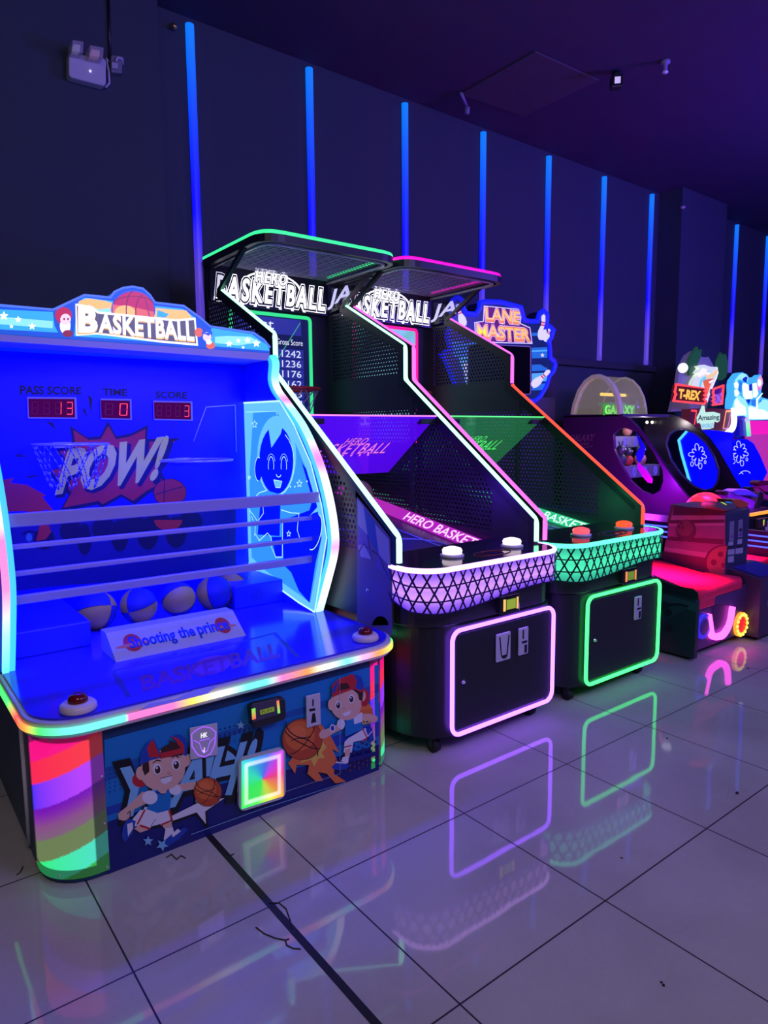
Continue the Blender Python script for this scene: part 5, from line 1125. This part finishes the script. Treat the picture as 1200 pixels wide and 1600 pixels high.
# second lane front, seen at the right edge
MB().prism([V((4.80, 2.0, .47)), V((4.80, .60, .455)), V((4.80, .60, .36)), V((4.80, 2.0, .36))], (.60, 0, 0), PAD).build('lane_pad', B, .02)
disc2 = on(1199, 965, 1, .40)
MB().lathe((5.05, .55, .22), [(.06, 0), (.088, 0), (.088, -.02), (.06, -.02)], _M['hub_red'], 20, 1).build('round_light', B)
box('front_panel', (4.93, .56, .05), (5.42, .62, .36), _M['front_violet'], B)
area('bowling_red_fill', (3.98, .80, 1.25), (4.0, .76, .4), .35, .6, 11, (1.0, .02, .30)).data.spread = math.radians(34)  # unseen area light added to brighten the red pads
area('bowling_red_fill_far', (5.10, 1.10, 1.25), (5.10, 1.08, .4), .4, .8, 11, (1.0, .02, .30)).data.spread = math.radians(42)  # same kind of added light over the second lane
sp_ = on(1106, 797, 0, 4.98)
tag(MB().sphere((4.98, sp_.y+.02, sp_.z-.02), .165, mat('red_globe', (.6, .02, .04), .3, 0, (1.0, .028, .055), 1.05), 28, 18).build('red_globe'), 'glowing red ball lamp rising behind the striped pedestal of the bowling machine', 'lamp')
# ================================================================== SPACE GALLERY MACHINE
def ring_panel(outer, inner, c, x, th, m_, name, parent, rim_m=None):
    """upright side panel in the plane x, with an opening; outlines are (y, z) lists seen star-shaped from c"""
    def hit(P, a):
        d = (math.cos(a), math.sin(a)); best = None
        for (x0, y0), (x1, y1) in zip(P, P[1:]+P[:1]):
            ex, ey = x1-x0, y1-y0; den = d[0]*ey-d[1]*ex
            if abs(den) < 1e-9: continue
            t = ((x0-c[0])*ey-(y0-c[1])*ex)/den; s = ((x0-c[0])*d[1]-(y0-c[1])*d[0])/den
            if t > 0 and -1e-6 <= s <= 1+1e-6 and (best is None or t > best): best = t
        return (c[0]+d[0]*best, c[1]+d[1]*best)
    A = sorted(set([round(2*math.pi*k/72, 5) for k in range(72)]+[round(math.atan2(p[1]-c[1], p[0]-c[0]) % (2*math.pi), 5) for p in outer+inner]))
    mb = MB(); R_ = []
    for a in A:
        o, i = hit(outer, a), hit(inner, a)
        R_.append([mb.vert((x, *o)), mb.vert((x, *i)), mb.vert((x+th, *i)), mb.vert((x+th, *o))])
    for k in range(len(R_)):
        p, q = R_[k], R_[(k+1) % len(R_)]
        for j in range(4): mb.face((p[j], p[(j+1) % 4], q[(j+1) % 4], q[j]), m_)
    o_ = mb.build(name, parent)
    if rim_m: MB().tube([V((x-.004, *hit(inner, 2*math.pi*k/60))) for k in range(60)], .012, rim_m, n=6, closed=True).build('opening_rim', o_)
    return o_
C2 = (860, 540, 3.5294)
def yz(pts, x, crop=C2): return [tuple(on(u/crop[2]+crop[0], v/crop[2]+crop[1], 0, x))[1:] for u, v in pts]
S = thing('space_gallery_machine', 'dark purple space shooting gallery with oval side window and clear dome topper', 'arcade machine', (6.0, 2.0, 0))
GP = mat('gallery_plum', (.085, .012, .11), .35); GB = mat('gallery_black', (.012, .010, .020), .25)
GX0, GX1 = 5.55, 6.40
lo = yz([(70, 380), (370, 380), (430, 400), (480, 450), (560, 560), (640, 680), (720, 790), (775, 860), (800, 960)], GX0)
lo = lo+[(lo[-1][0]+.02, .06), (lo[0][0], .06)]
li = yz([(345, 490), (370, 462), (410, 452), (480, 478), (520, 520), (570, 590), (620, 690), (622, 750), (605, 800), (560, 825), (500, 800), (440, 745), (385, 650), (350, 570)], GX0)
lp = ring_panel(lo, li, (sum(p[0] for p in li)/len(li), sum(p[1] for p in li)/len(li)), GX0, .04, GP, 'left_side_panel', S)
D = Decal((GX0-.001, 0, 0), (-1, 0, 0), C2)
GT = ink('gallery_pink', (.36, .12, .22)); D.text('GALAXY', [(108, 528), (236, 524), (245, 488), (112, 494)], GT, .03, .1); D.text('LEVEL', [(130, 556), (216, 550), (220, 534), (132, 538)], GT, .02, .1); D.arcline(180, 545, 55, 18, 10, 120, .008, GT)
D.build('side_lettering', lp)
ro = yz([(520, 375), (640, 378), (700, 392), (760, 420), (820, 462), (870, 510), (920, 580), (960, 650), (1000, 720), (1045, 790), (1075, 880)], GX1)
ro = ro+[(ro[-1][0]+.02, .06), (ro[0][0], .06)]
ri = yz([(638, 540), (655, 490), (690, 465), (740, 460), (800, 482), (860, 535), (905, 610), (932, 690), (925, 750), (900, 790), (850, 800), (790, 775), (720, 710), (665, 630)], GX1)
rp = ring_panel(ro, ri, (sum(p[0] for p in ri)/len(ri), sum(p[1] for p in ri)/len(ri)), GX1, .04, GB, 'right_side_panel', S, mat('opening_rim', (.05, .04, .12), .2))
zt_ = 1.665
box('top_cover', (GX0, 2.12, zt_-.03), (GX1+.04, 2.85, zt_), mat('cover_slate', (.10, .09, .15), .4), S, .008)
box('back_wall', (GX0+.04, 2.80, .3), (GX1, 2.84, zt_-.03), GB, S)
# shelves with numbered targets
SHM = mat('shelf_grey', (.26, .24, .34), .4); OVR = led('oval_blue', (.10, .06, .85), .9)
def shelf(v0, v1, y, u0):
    z1 = on(u0, v0, 1, y).z; z0 = on(u0, v1, 1, y).z
    s_ = box('shelf', (GX0+.045, y, z0), (GX1-.01, y+.16, z1), SHM, S, .003); mb = MB()
    for k in range(4):
        c = V((GX0+.15+.20*k, y-.003, (z0+z1)/2)); mb.tube([c+V((.022*math.cos(a), 0, .042*math.sin(a))) for a in [2*math.pi*q/20 for q in range(20)]], .008, OVR, n=5, closed=True)
    mb.build('oval_sign', s_); return z1
z1a = shelf(682, 700, 2.45, 960); z2a = shelf(729, 748, 2.20, 975)
TOR = mat('toy_orange', (.75, .10, .05), .4); TPK = mat('toy_peach', (.8, .34, .22), .4); TGN = mat('toy_green', (.04, .10, .08), .45); TWH = WHITE
def alien(x, y, z, body, label, s=1.0):
    t_ = thing('target_figure', label, 'target toy', (x, y, z), 'target figures on the gallery shelves')
    MB().sphere((x, y, z+.055*s), .055*s, body, 16, 10).build('body', t_)
    h = MB().sphere((x, y, z+.135*s), .040*s, TGN, 14, 8, sz=1.15).build('head', t_)
    m_ = MB()
    for sx in (-1, 1): m_.sphere((x+.018*s*sx, y-.034*s, z+.145*s), .010*s, TWH, 8, 5)
    m_.build('eye', h)
    a_ = MB()
    for sx in (-1, 1): a_.tube([(x+.015*s*sx, y, z+.175*s), (x+.03*s*sx, y, z+.215*s)], .005*s, TGN, 6)
    a_.build('antenna', h)
alien(GX0+.16, 2.50, z1a, TOR, 'orange-bodied target figure on the upper gallery shelf, at its left end', 1.05)
alien(GX0+.40, 2.55, z1a, TGN, 'dark green target figure on the upper gallery shelf beside the orange one', .8)
alien(GX1-.16, 2.52, z1a, TPK, 'peach-bodied target figure at the right end of the upper gallery shelf', 1.05)
alien(GX0+.17, 2.25, z2a, TGN, 'dark green target figure on the lower gallery shelf, at its left end', 1.2)
alien(GX0+.32, 2.26, z2a, TOR, 'orange-bodied target figure on the lower gallery shelf behind the rocket', 1.05)
alien(GX0+.55, 2.26, z2a, TPK, 'peach-bodied target figure on the lower gallery shelf right of the orange one', 1.15)
# blue and magenta printed flash across the opening
fl = Decal((GX0+.043, 0, 0), (-1, 0, 0), C2)
def rocket(name, pts, m_): MB().prism([on(u/C2[2]+C2[0], v/C2[2]+C2[1], 0, GX0+.02) for u, v in pts], (.02, 0, 0), m_).build(name, lp, .003)
rocket('blue_flash', [(470, 480), (505, 530), (520, 560), (512, 610), (490, 645), (475, 630), (470, 595), (492, 560), (488, 540)], mat('flash_blue', (.02, .02, .85), .3))
rocket('magenta_flash', [(475, 645), (490, 650), (530, 690), (560, 735), (556, 760), (535, 755), (505, 720), (480, 680)], mat('flash_magenta', (.75, .03, .85), .3))
for k in range(2): MB().sphere((GX1-.03-.1*k, 2.30, 1.585), .016, led('spot_white', (.9, .85, .7), 2.5), 10, 6).build('spot_lamp', S)
# clear dome topper with lit bar and sign
dm = []; DX0, DX1 = GX0+.03, GX0+.50
arch = yz([(128, 380), (140, 320), (165, 250), (200, 200), (240, 172), (270, 168), (310, 185), (345, 225), (370, 280), (382, 340), (385, 380)], DX0)
CLR = acrylic('dome_clear_glow', (.45, .42, .30), .20, (.16, .135, .055), 1.0, .08)  # yellow light of the bar painted into the dome as emission
mb = MB(); a_ = [(mb.vert((DX0, y, z)), mb.vert((DX1-.12*math.sin(math.pi*k/(len(arch)-1))*0, y, z))) for k, (y, z) in enumerate(arch)]
for p, q in zip(a_, a_[1:]): mb.face((p[0], p[1], q[1], q[0]), CLR, True)
mb.face([p[1] for p in a_], CLR); mb.face([p[0] for p in a_][::-1], CLR)
dome = mb.build('clear_dome', S, solid=.006)
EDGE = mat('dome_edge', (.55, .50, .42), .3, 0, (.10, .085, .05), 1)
MB().tube([(DX0, y, z) for y, z in arch], .022, EDGE, flat=((1, 0, 0), .018, .03)).build('dome_rim', dome)
MB().tube([(DX1, y, z) for y, z in arch], .012, EDGE, n=6).build('dome_rim', dome)
zc_ = on(915, 615, 1, 2.42).z
MB().tube([(DX0+.02, 2.42, zc_), (DX1-.02, 2.42, zc_)], .016, led('bar_yellow', (1.0, .68, .10), 1.6), n=8).build('light_bar', dome)
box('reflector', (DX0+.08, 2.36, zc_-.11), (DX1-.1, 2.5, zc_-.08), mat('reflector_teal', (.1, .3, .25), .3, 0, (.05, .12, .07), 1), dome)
ys_ = 2.33; sgz = lambda v: on(970, v, 1, ys_).z
gs = box('galaxy_sign', (on(944, 640, 1, ys_).x, ys_, sgz(649)), (on(992, 640, 1, ys_).x, ys_+.015, sgz(632)), mat('sign_green_back', (.02, .2, .05), .3, 0, (.04, .32, .04), 1), S)
vs, fs, (x0, x1, y0, y1) = glyphs('GALAXY', .04); mb = MB(); za, zb = sgz(647), sgz(634)
for x, y in vs: mb.vert((on(945.5, 640, 1, ys_).x+(on(990.5, 640, 1, ys_).x-on(945.5, 640, 1, ys_).x)*(x-x0)/(x1-x0), ys_-.002, za+(zb-za)*(y-y0)/(y1-y0)))
for q in fs: mb.face(q, led('sign_green', (.25, 1.0, .15), 1.1))
mb.build('sign_lettering', gs)
# player console with two mounted guns
con = MB().prism([V((5.86, y, z)) for y, z in ((1.0, .06), (1.0, .725), (1.10, .75), (1.60, .75), (1.60, .06))], (.62, 0, 0), GB).build('console', S, .006)
MB().tube([(5.86, .99, .735), (6.48, .99, .735)], 0, led('console_orange', (1.0, .36, .02), 1.2), flat=((0, 0, 1), .010, .014)).build('console_light', con)
tdq = box('ticket_dispenser', (5.97, .965, .60), (6.16, 1.0, .69), DARK, con, .006)
mb = MB(); i = [mb.vert(p, c) for p, c in (((6.06, .963, .62), (1.0, .15, .05)), ((6.085, .963, .62), (1, .15, .05)), ((6.085, .963, .675), (.2, .9, .05)), ((6.06, .963, .675), (.2, .9, .05)))]; mb.face(i, RB); mb.build('status_light', tdq)
MB().lathe((6.22, .998, .60), [(.05, 0), (.05, -.01), (.03, -.012), (0, -.012)], STEEL, 16, 1).build('coin_slot', con)
def gun(crop_pts, y, label, ms):
    g = thing('toy_blaster', label, 'toy gun', tuple(on(crop_pts[0][0][0]/7.5+1040, crop_pts[0][0][1]/7.5+740, 1, y)), 'blasters on the gallery console')
    for nm, pts, m_, dy, th in zip(('body', 'upper_shell', 'muzzle', 'grip', 'mount'), crop_pts, ms, (0, -.012, -.005, .01, .02), (.09, .10, .08, .06, .10)):
        if pts: MB().prism([on(u/7.5+1040, v/7.5+740, 1, y+dy) for u, v in pts], (0, th, 0), m_).build(nm, g, .006)
VG = mat('blaster_violet', (.40, .03, .80), .35); VB = mat('blaster_blue', (.10, .08, .80), .35); PKG = mat('blaster_pink', (.90, .03, .30), .35)
gun([[(720, 250), (775, 210), (880, 260), (1010, 300), (1060, 330), (1040, 390), (1050, 430), (1010, 440), (960, 390), (830, 300), (740, 290)], [(770, 210), (850, 180), (960, 185), (1080, 250), (1090, 280), (1040, 275), (990, 255), (840, 258)], [(675, 215), (690, 195), (735, 205), (750, 240), (715, 255)], [(1070, 330), (1100, 220), (1130, 210), (1150, 240), (1145, 310), (1110, 380), (1080, 440), (1000, 470), (1010, 440), (1060, 420)], [(1080, 470), (1100, 420), (1140, 390), (1170, 400), (1175, 440), (1160, 480)]], 1.16, 'violet blaster lying over the dispensers of the bowling pedestal', (VG, VB, DARK, DARK, mat('mount_brown', (.2, .1, .12), .4)))
gun([[(1040, 190), (1090, 170), (1130, 200), (1170, 240), (1215, 260), (1230, 320), (1160, 290), (1100, 240)], [(1105, 165), (1150, 145), (1230, 135), (1240, 210), (1180, 215), (1130, 180)], [(985, 165), (1020, 155), (1045, 185), (1040, 200), (1000, 190)], None, [(1090, 110), (1120, 80), (1240, 85), (1240, 130), (1150, 145), (1100, 140)]], 1.42, 'pink blaster at the right edge of the photo above the violet one', (PKG, PKG, DARK, DARK, mat('mount_red', (.25, .01, .06), .4)))
point('gallery_violet_fill', (5.25, 1.62, 1.02), 16, (.45, .01, 1.0), .08)  # free-hanging light added to tint the plum side panel violet
point('gallery_shelf_fill', (6.0, 2.15, 1.58), 3.5, (1.0, .85, .9), .03)  # extra point light added so the shelf figures are not dim
area('console_magenta_fill', (6.1, 1.12, 1.62), (6.0, 1.12, .8), .5, .4, 7, (.85, .15, .9)).data.spread = math.radians(60)  # no fixture here; light added to brighten console and blasters
# ================================================================== DINOSAUR MACHINE
N_ = thing('dinosaur_machine', 'blue-sided ticket machine with a dinosaur head topper and red neon ticket signs', 'arcade machine', (7.4, 2.2, 0))
DBL = mat('acrylic_electric_blue', (.01, .01, .5), .25, 0, (.0, .001, .95), 1.0); ETCH = led('etched_line', (.55, .60, 1.0), 1.0)
def splat(D, cx, cy, s):
    P = []
    for k in range(109):
        a = 2*math.pi*k/108; q_ = int((a*9/(2*math.pi)) % 9); r = 27+abs(math.sin(a*4.5))**.6*(30, 18, 42, 24, 36, 20, 40, 26, 16)[q_]; P.append((cx+s*r*math.cos(a), cy+s*r*math.sin(a)*1.05))
    D.line(P, .008, ETCH)
    for dx, dy, r in ((-40, 62, 9), (14, 75, 11), (45, 50, 6)): D.arcline(cx+dx*s, cy+dy*s, r*s, r*1.7*s, 0, 360, .007, ETCH)
XL, XR = 6.98, 7.92
for x, pts, e, c_, nm in ((XL, [(745, 470), (708, 520), (722, 600), (768, 755), (800, 900), (1000, 900), (1000, 480), (880, 465)], [(752, 472), (708, 522), (724, 600), (768, 752)], (815, 600), led('edge_cyan', (.08, .62, .95), 1.2)),
                          (XR, [(870, 522), (945, 520), (1080, 515), (1115, 540), (1150, 605), (1190, 700), (1150, 780), (1040, 790), (985, 680)], [(945, 522), (988, 682)], (1045, 585), led('edge_white', (.85, .9, 1.0), 1.6))):
    P3 = [on(u/C2[2]+C2[0], v/C2[2]+C2[1], 0, x) for u, v in pts]
    ck = MB().prism(P3, (.03, 0, 0), DBL).build('side_panel', N_)
    MB().tube([on(u/C2[2]+C2[0], v/C2[2]+C2[1], 0, x-.012) for u, v in e], .015, nm, n=8).build('edge_light', ck)
    D = Decal((x-.001, 0, 0), (-1, 0, 0), C2); splat(D, c_[0], c_[1], .85)
    if x == XR: D.arcline(1075, 705, 26, 14, 180, 360, .008, ETCH); D.line([(1040, 708), (1055, 700), (1062, 708)], .008, ETCH)
    D.build('etched_splash', ck)
box('cabinet', (XL+.03, 2.20, .05), (XR, 2.66, 1.60), mat('dino_cabinet', (.02, .012, .05), .4), N_)
DM = (1030, 540, 7.0588); DY = 2.12
mq = board('marquee', [(345, 698), (470, 690), (800, 700), (792, 925), (740, 945), (385, 935), (330, 840)], DY, .1, mat('marquee_brown', (.06, .01, .03), .4, 0, (.055, .006, .014), 1), N_, DM)
NR = led('neon_scarlet', (1.0, .05, .05), 1.4); NO = led('neon_coral', (1.0, .24, .12), 1.4); NPK = led('neon_orchid', (.8, .12, .75), 1.0)
D = Decal((0, DY-.003, 0), (0, -1, 0), DM)
D.line([(355, 718), (412, 720), (388, 880)], .022, NR); D.line([(795, 722), (738, 724), (706, 912)], .024, NO); D.line([(706, 914), (752, 916), (792, 740)], .014, NPK)
LW = led('logo_mint', (.55, .85, .75), 1.0); LBK = mat('logo_shadow', (.02, .02, .03), .4, 0, (.02, .05, .06), 1); LB2 = led('logo_blue', (.18, .45, .75), 1.0)
D.poly([(418, 858), (412, 790), (440, 740), (470, 660), (500, 665), (510, 735), (600, 730), (672, 750), (668, 830), (640, 850), (610, 835), (600, 905), (560, 920), (470, 925), (458, 870), (440, 850)], LW)
D.text('Amazing', [(428, 842), (660, 826), (658, 762), (430, 770)], LBK, .03); D.text('WORLD', [(466, 910), (596, 900), (600, 856), (468, 866)], LB2, .04)
D.build('marquee_print', mq)
MB().tube(fillet([on(u/7.0588+1030, v/7.0588+540, 1, DY-.02) for u, v in ((822, 690), (826, 850), (808, 915), (740, 975))], .1, 5), .035, led('cheek_white', (.95, .9, 1.0), 1.5), n=8).build('cheek_light', N_)
board('control_top', [(470, 965), (740, 960), (830, 975), (835, 1060), (560, 1060)], DY-.05, .25, mat('control_violet', (.12, .04, .40), .15), N_, DM)
TY = 2.22
rk = board('rock_cutout', [(130, 730), (200, 430), (225, 260), (250, 215), (300, 110), (370, 60), (440, 120), (500, 130), (545, 125), (600, 220), (620, 400), (520, 700)], TY+.06, .04, mat('rock_violet', (.16, .14, .26), .5, 0, (.05, .035, .10), 1), N_, DM)
LF = mat('leaf_green', (.01, .09, .03), .45, 0, (.008, .050, .016), 1)
for pts in ([(338, 330), (330, 250), (335, 150), (380, 70), (425, 8), (432, 60), (472, 40), (462, 120), (432, 190), (418, 240), (450, 250), (425, 310), (360, 325)], [(645, 365), (640, 250), (650, 160), (690, 75), (700, 130), (735, 90), (755, 180), (757, 280), (735, 355), (690, 382)]):
    lf = board('palm_leaf', pts, TY, .03, LF, N_, DM)
d_ = MB(); DK1 = mat('dino_pale', (.5, .6, .5), .4, 0, (.55, .62, .48), 1); DK2 = mat('dino_teal', (.1, .5, .5), .4, 0, (.14, .55, .58), 1); DK3 = mat('dino_orange', (.6, .2, .05), .4, 0, (.62, .12, .03), 1); DK4 = mat('dino_yellow', (.7, .6, .2), .4, 0, (.75, .55, .18), 1); DK5 = mat('dino_white', (.8, .8, .8), .4, 0, (.85, .82, .85), 1)
hd = board('dinosaur_head', [(370, 445), (385, 390), (420, 335), (440, 300), (410, 305), (450, 250), (430, 225), (500, 210), (570, 232), (640, 235), (652, 300), (632, 360), (600, 430), (560, 520), (530, 610), (500, 640), (440, 560), (430, 450)], TY-.05, .06, DK1, N_, DM, .004)
D = Decal((0, TY-.0515, 0), (0, -1, 0), DM)
D.poly([(450, 380), (520, 320), (600, 330), (560, 365), (480, 385), (460, 450), (500, 560), (430, 470)], DK2); D.poly([(480, 385), (560, 365), (600, 360), (560, 450), (520, 580), (500, 470)], DK3); D.poly([(500, 300), (580, 310), (640, 250), (645, 300), (600, 350), (520, 370)], DK4)
D.poly([(430, 310), (480, 250), (530, 260), (510, 310), (440, 350)], DK5); D.ell(535, 305, 26, 18, DK5); D.poly([(515, 285), (560, 280), (550, 295)], DK2); D.poly([(545, 400), (600, 370), (590, 395), (560, 420)], DK5); D.line([(640, 240), (650, 300), (630, 360), (560, 520), (530, 620)], .012, DK5)
D.build('head_print', hd)
MB().sphere(on(1067, 575, 1, TY-.03), .055, led('lamp_white', (.9, .9, 1.0), 1.1), 14, 8).build('spot_lamp', N_)
def ticket(name, pts, y, face, edge, txt, q, tm):
    b = board(name, pts, y, .04, face, N_, DM)
    MB().tube([on(u/7.0588+1030, v/7.0588+540, 1, y-.006) for u, v in pts], .013, edge, n=6, closed=True).build('neon_outline', b)
    D = Decal((0, y-.003, 0), (0, -1, 0), DM); D.text(txt, q, tm, .05, .08); D.build('sign_lettering', b)
ticket('ticket_sign', [(188, 428), (520, 475), (495, 500), (522, 520), (492, 545), (520, 570), (488, 590), (515, 612), (498, 642), (160, 610), (172, 560), (185, 540), (172, 510), (180, 470)], TY-.12, mat('ticket_brown', (.05, .01, .01), .4, 0, (.050, .005, .004), 1), NR, 'T-REX', [(218, 578), (438, 600), (452, 508), (222, 482)], led('letter_gold', (1.0, .48, .05), 1.25))
ticket('ticket_sign', [(600, 480), (705, 440), (690, 640), (595, 658), (606, 630), (592, 610), (606, 590), (592, 570), (606, 550), (594, 520)], TY-.10, mat('ticket_blue', (.03, .01, .12), .4, 0, (.03, .006, .16), 1), NR, 'DINO', [(618, 640), (690, 622), (696, 520), (622, 545)], led('letter_violet', (.35, .12, .9), 1.0))
# ================================================================== ICE MACHINE
I_ = thing('ice_machine', 'machine with a glowing icy cyan marquee and rounded rainbow cheek at the right edge', 'arcade machine', (8.6, 2.2, 0))
IC = (1130, 580, 16); IY = 2.20
ice = board('marquee', [(255, 1130), (205, 900), (215, 700), (250, 560), (245, 350), (270, 220), (340, 130), (400, 50), (480, 30), (590, 75), (650, 160), (740, 150), (760, 200), (840, 190), (900, 120), (945, 85), (980, 180), (1000, 290), (960, 420), (950, 540), (990, 545), (940, 640), (1060, 680), (1130, 700), (1180, 720), (1190, 1215), (640, 1225), (600, 1150), (520, 1110)], IY, .08, mat('ice_back', (.1, .4, .6), .3, 0, (.05, .42, .95), 1.0), I_, IC)
D = Decal((0, IY-.003, 0), (0, -1, 0), IC); W1 = led('ice_white', (.85, 1.0, 1.0), 1.2); W2 = led('ice_cyan', (.35, .88, 1.0), 1.0); W3 = led('ice_blue', (.02, .20, .85), 1.0); W4 = led('ice_deep', (.004, .02, .55), 1.0); W5 = led('ice_rose', (.85, .30, .70), 1.0)
D.poly([(260, 1120), (230, 900), (290, 700), (400, 600), (560, 720), (620, 860), (600, 1000), (640, 1200), (520, 1110)], W2); D.poly([(600, 1000), (620, 870), (680, 850), (820, 900), (1000, 700), (1180, 740), (1180, 1205), (650, 1215)], W2)
D.poly([(300, 1100), (280, 760), (340, 660), (430, 800), (560, 900), (580, 1100)], W1); D.poly([(640, 1190), (630, 900), (700, 880), (860, 940), (1000, 960), (1170, 1050), (1170, 1200)], W1)
D.poly([(560, 710), (690, 700), (640, 830)], W4); D.poly([(700, 720), (830, 700), (820, 880), (710, 860)], W3); D.poly([(890, 760), (970, 680), (940, 780)], W3)
D.poly([(280, 250), (400, 90), (480, 50), (580, 90), (630, 170), (600, 260), (500, 220), (400, 200), (330, 260)], W2); D.poly([(480, 190), (560, 130), (610, 150), (580, 290), (500, 250)], W4); D.poly([(270, 300), (340, 250), (390, 330), (370, 430), (290, 430)], W1); D.poly([(280, 470), (350, 440), (410, 560), (340, 640), (290, 620)], W1)
D.poly([(400, 240), (480, 280), (450, 540), (380, 480)], W3); D.poly([(640, 350), (720, 300), (720, 480), (650, 500)], W4)
D.poly([(490, 300), (560, 300), (640, 350), (645, 490), (720, 490), (730, 690), (550, 700), (500, 620), (490, 500), (475, 380)], W1); D.poly([(730, 310), (830, 290), (850, 420), (880, 560), (830, 650), (740, 660), (745, 450)], W1)
D.poly([(860, 200), (940, 100), (985, 200), (990, 300), (950, 440), (860, 480), (850, 330)], W5); D.ell(905, 290, 48, 90, W1); D.ell(895, 450, 40, 30, led('ice_pink', (.8, .15, .8), 1.0)); D.poly([(820, 700), (980, 545), (990, 560), (870, 720), (865, 940), (820, 940)], W1)
D.build('marquee_print', ice)
ck = board('cheek', [(275, 1130), (480, 1120), (560, 1140), (620, 1220), (650, 1400), (660, 1620), (500, 1620), (490, 1260), (460, 1210), (300, 1200)], IY-.10, .10, mat('cheek_violet', (.06, .04, .42), .3, 0, (.02, .012, .18), 1), I_, IC)
along([on(u/16+1130, v/16+580, 1, IY-.115) for u, v in ((575, 1190), (610, 1260), (622, 1400), (640, 1620))], [(0, (.5, .5, 1.0)), (.35, (.6, 1.0, .5)), (.6, (.2, 1.0, .45)), (1, (.15, .8, .7))], RB, 'cheek_edge_light', rad=.026, step=.04, parent=ck)
board('dark_panel', [(290, 1200), (470, 1205), (500, 1300), (510, 1700), (150, 1640), (280, 1400)], IY-.06, .06, mat('panel_deep_blue', (.006, .006, .2), .3, 0, (.001, .001, .20), 1), N_, IC)
board('pink_panel', [(640, 1235), (1200, 1235), (1200, 1570), (660, 1580)], IY-.02, .05, mat('panel_pink', (.5, .02, .3), .3, 0, (.80, .012, .36), 1), I_, IC)
board('orchid_panel', [(655, 1580), (1200, 1575), (1200, 3000), (900, 2600), (700, 1900)], IY-.05, .06, mat('panel_orchid', (.4, .06, .3), .35, 0, (.42, .025, .26), 1), I_, IC)  # emission stands in for light falling on this side; no lamp
box('cabinet', (8.05, 2.28, .05), (9.3, 2.66, 1.65), mat('ice_cabinet', (.02, .02, .06), .4), I_)
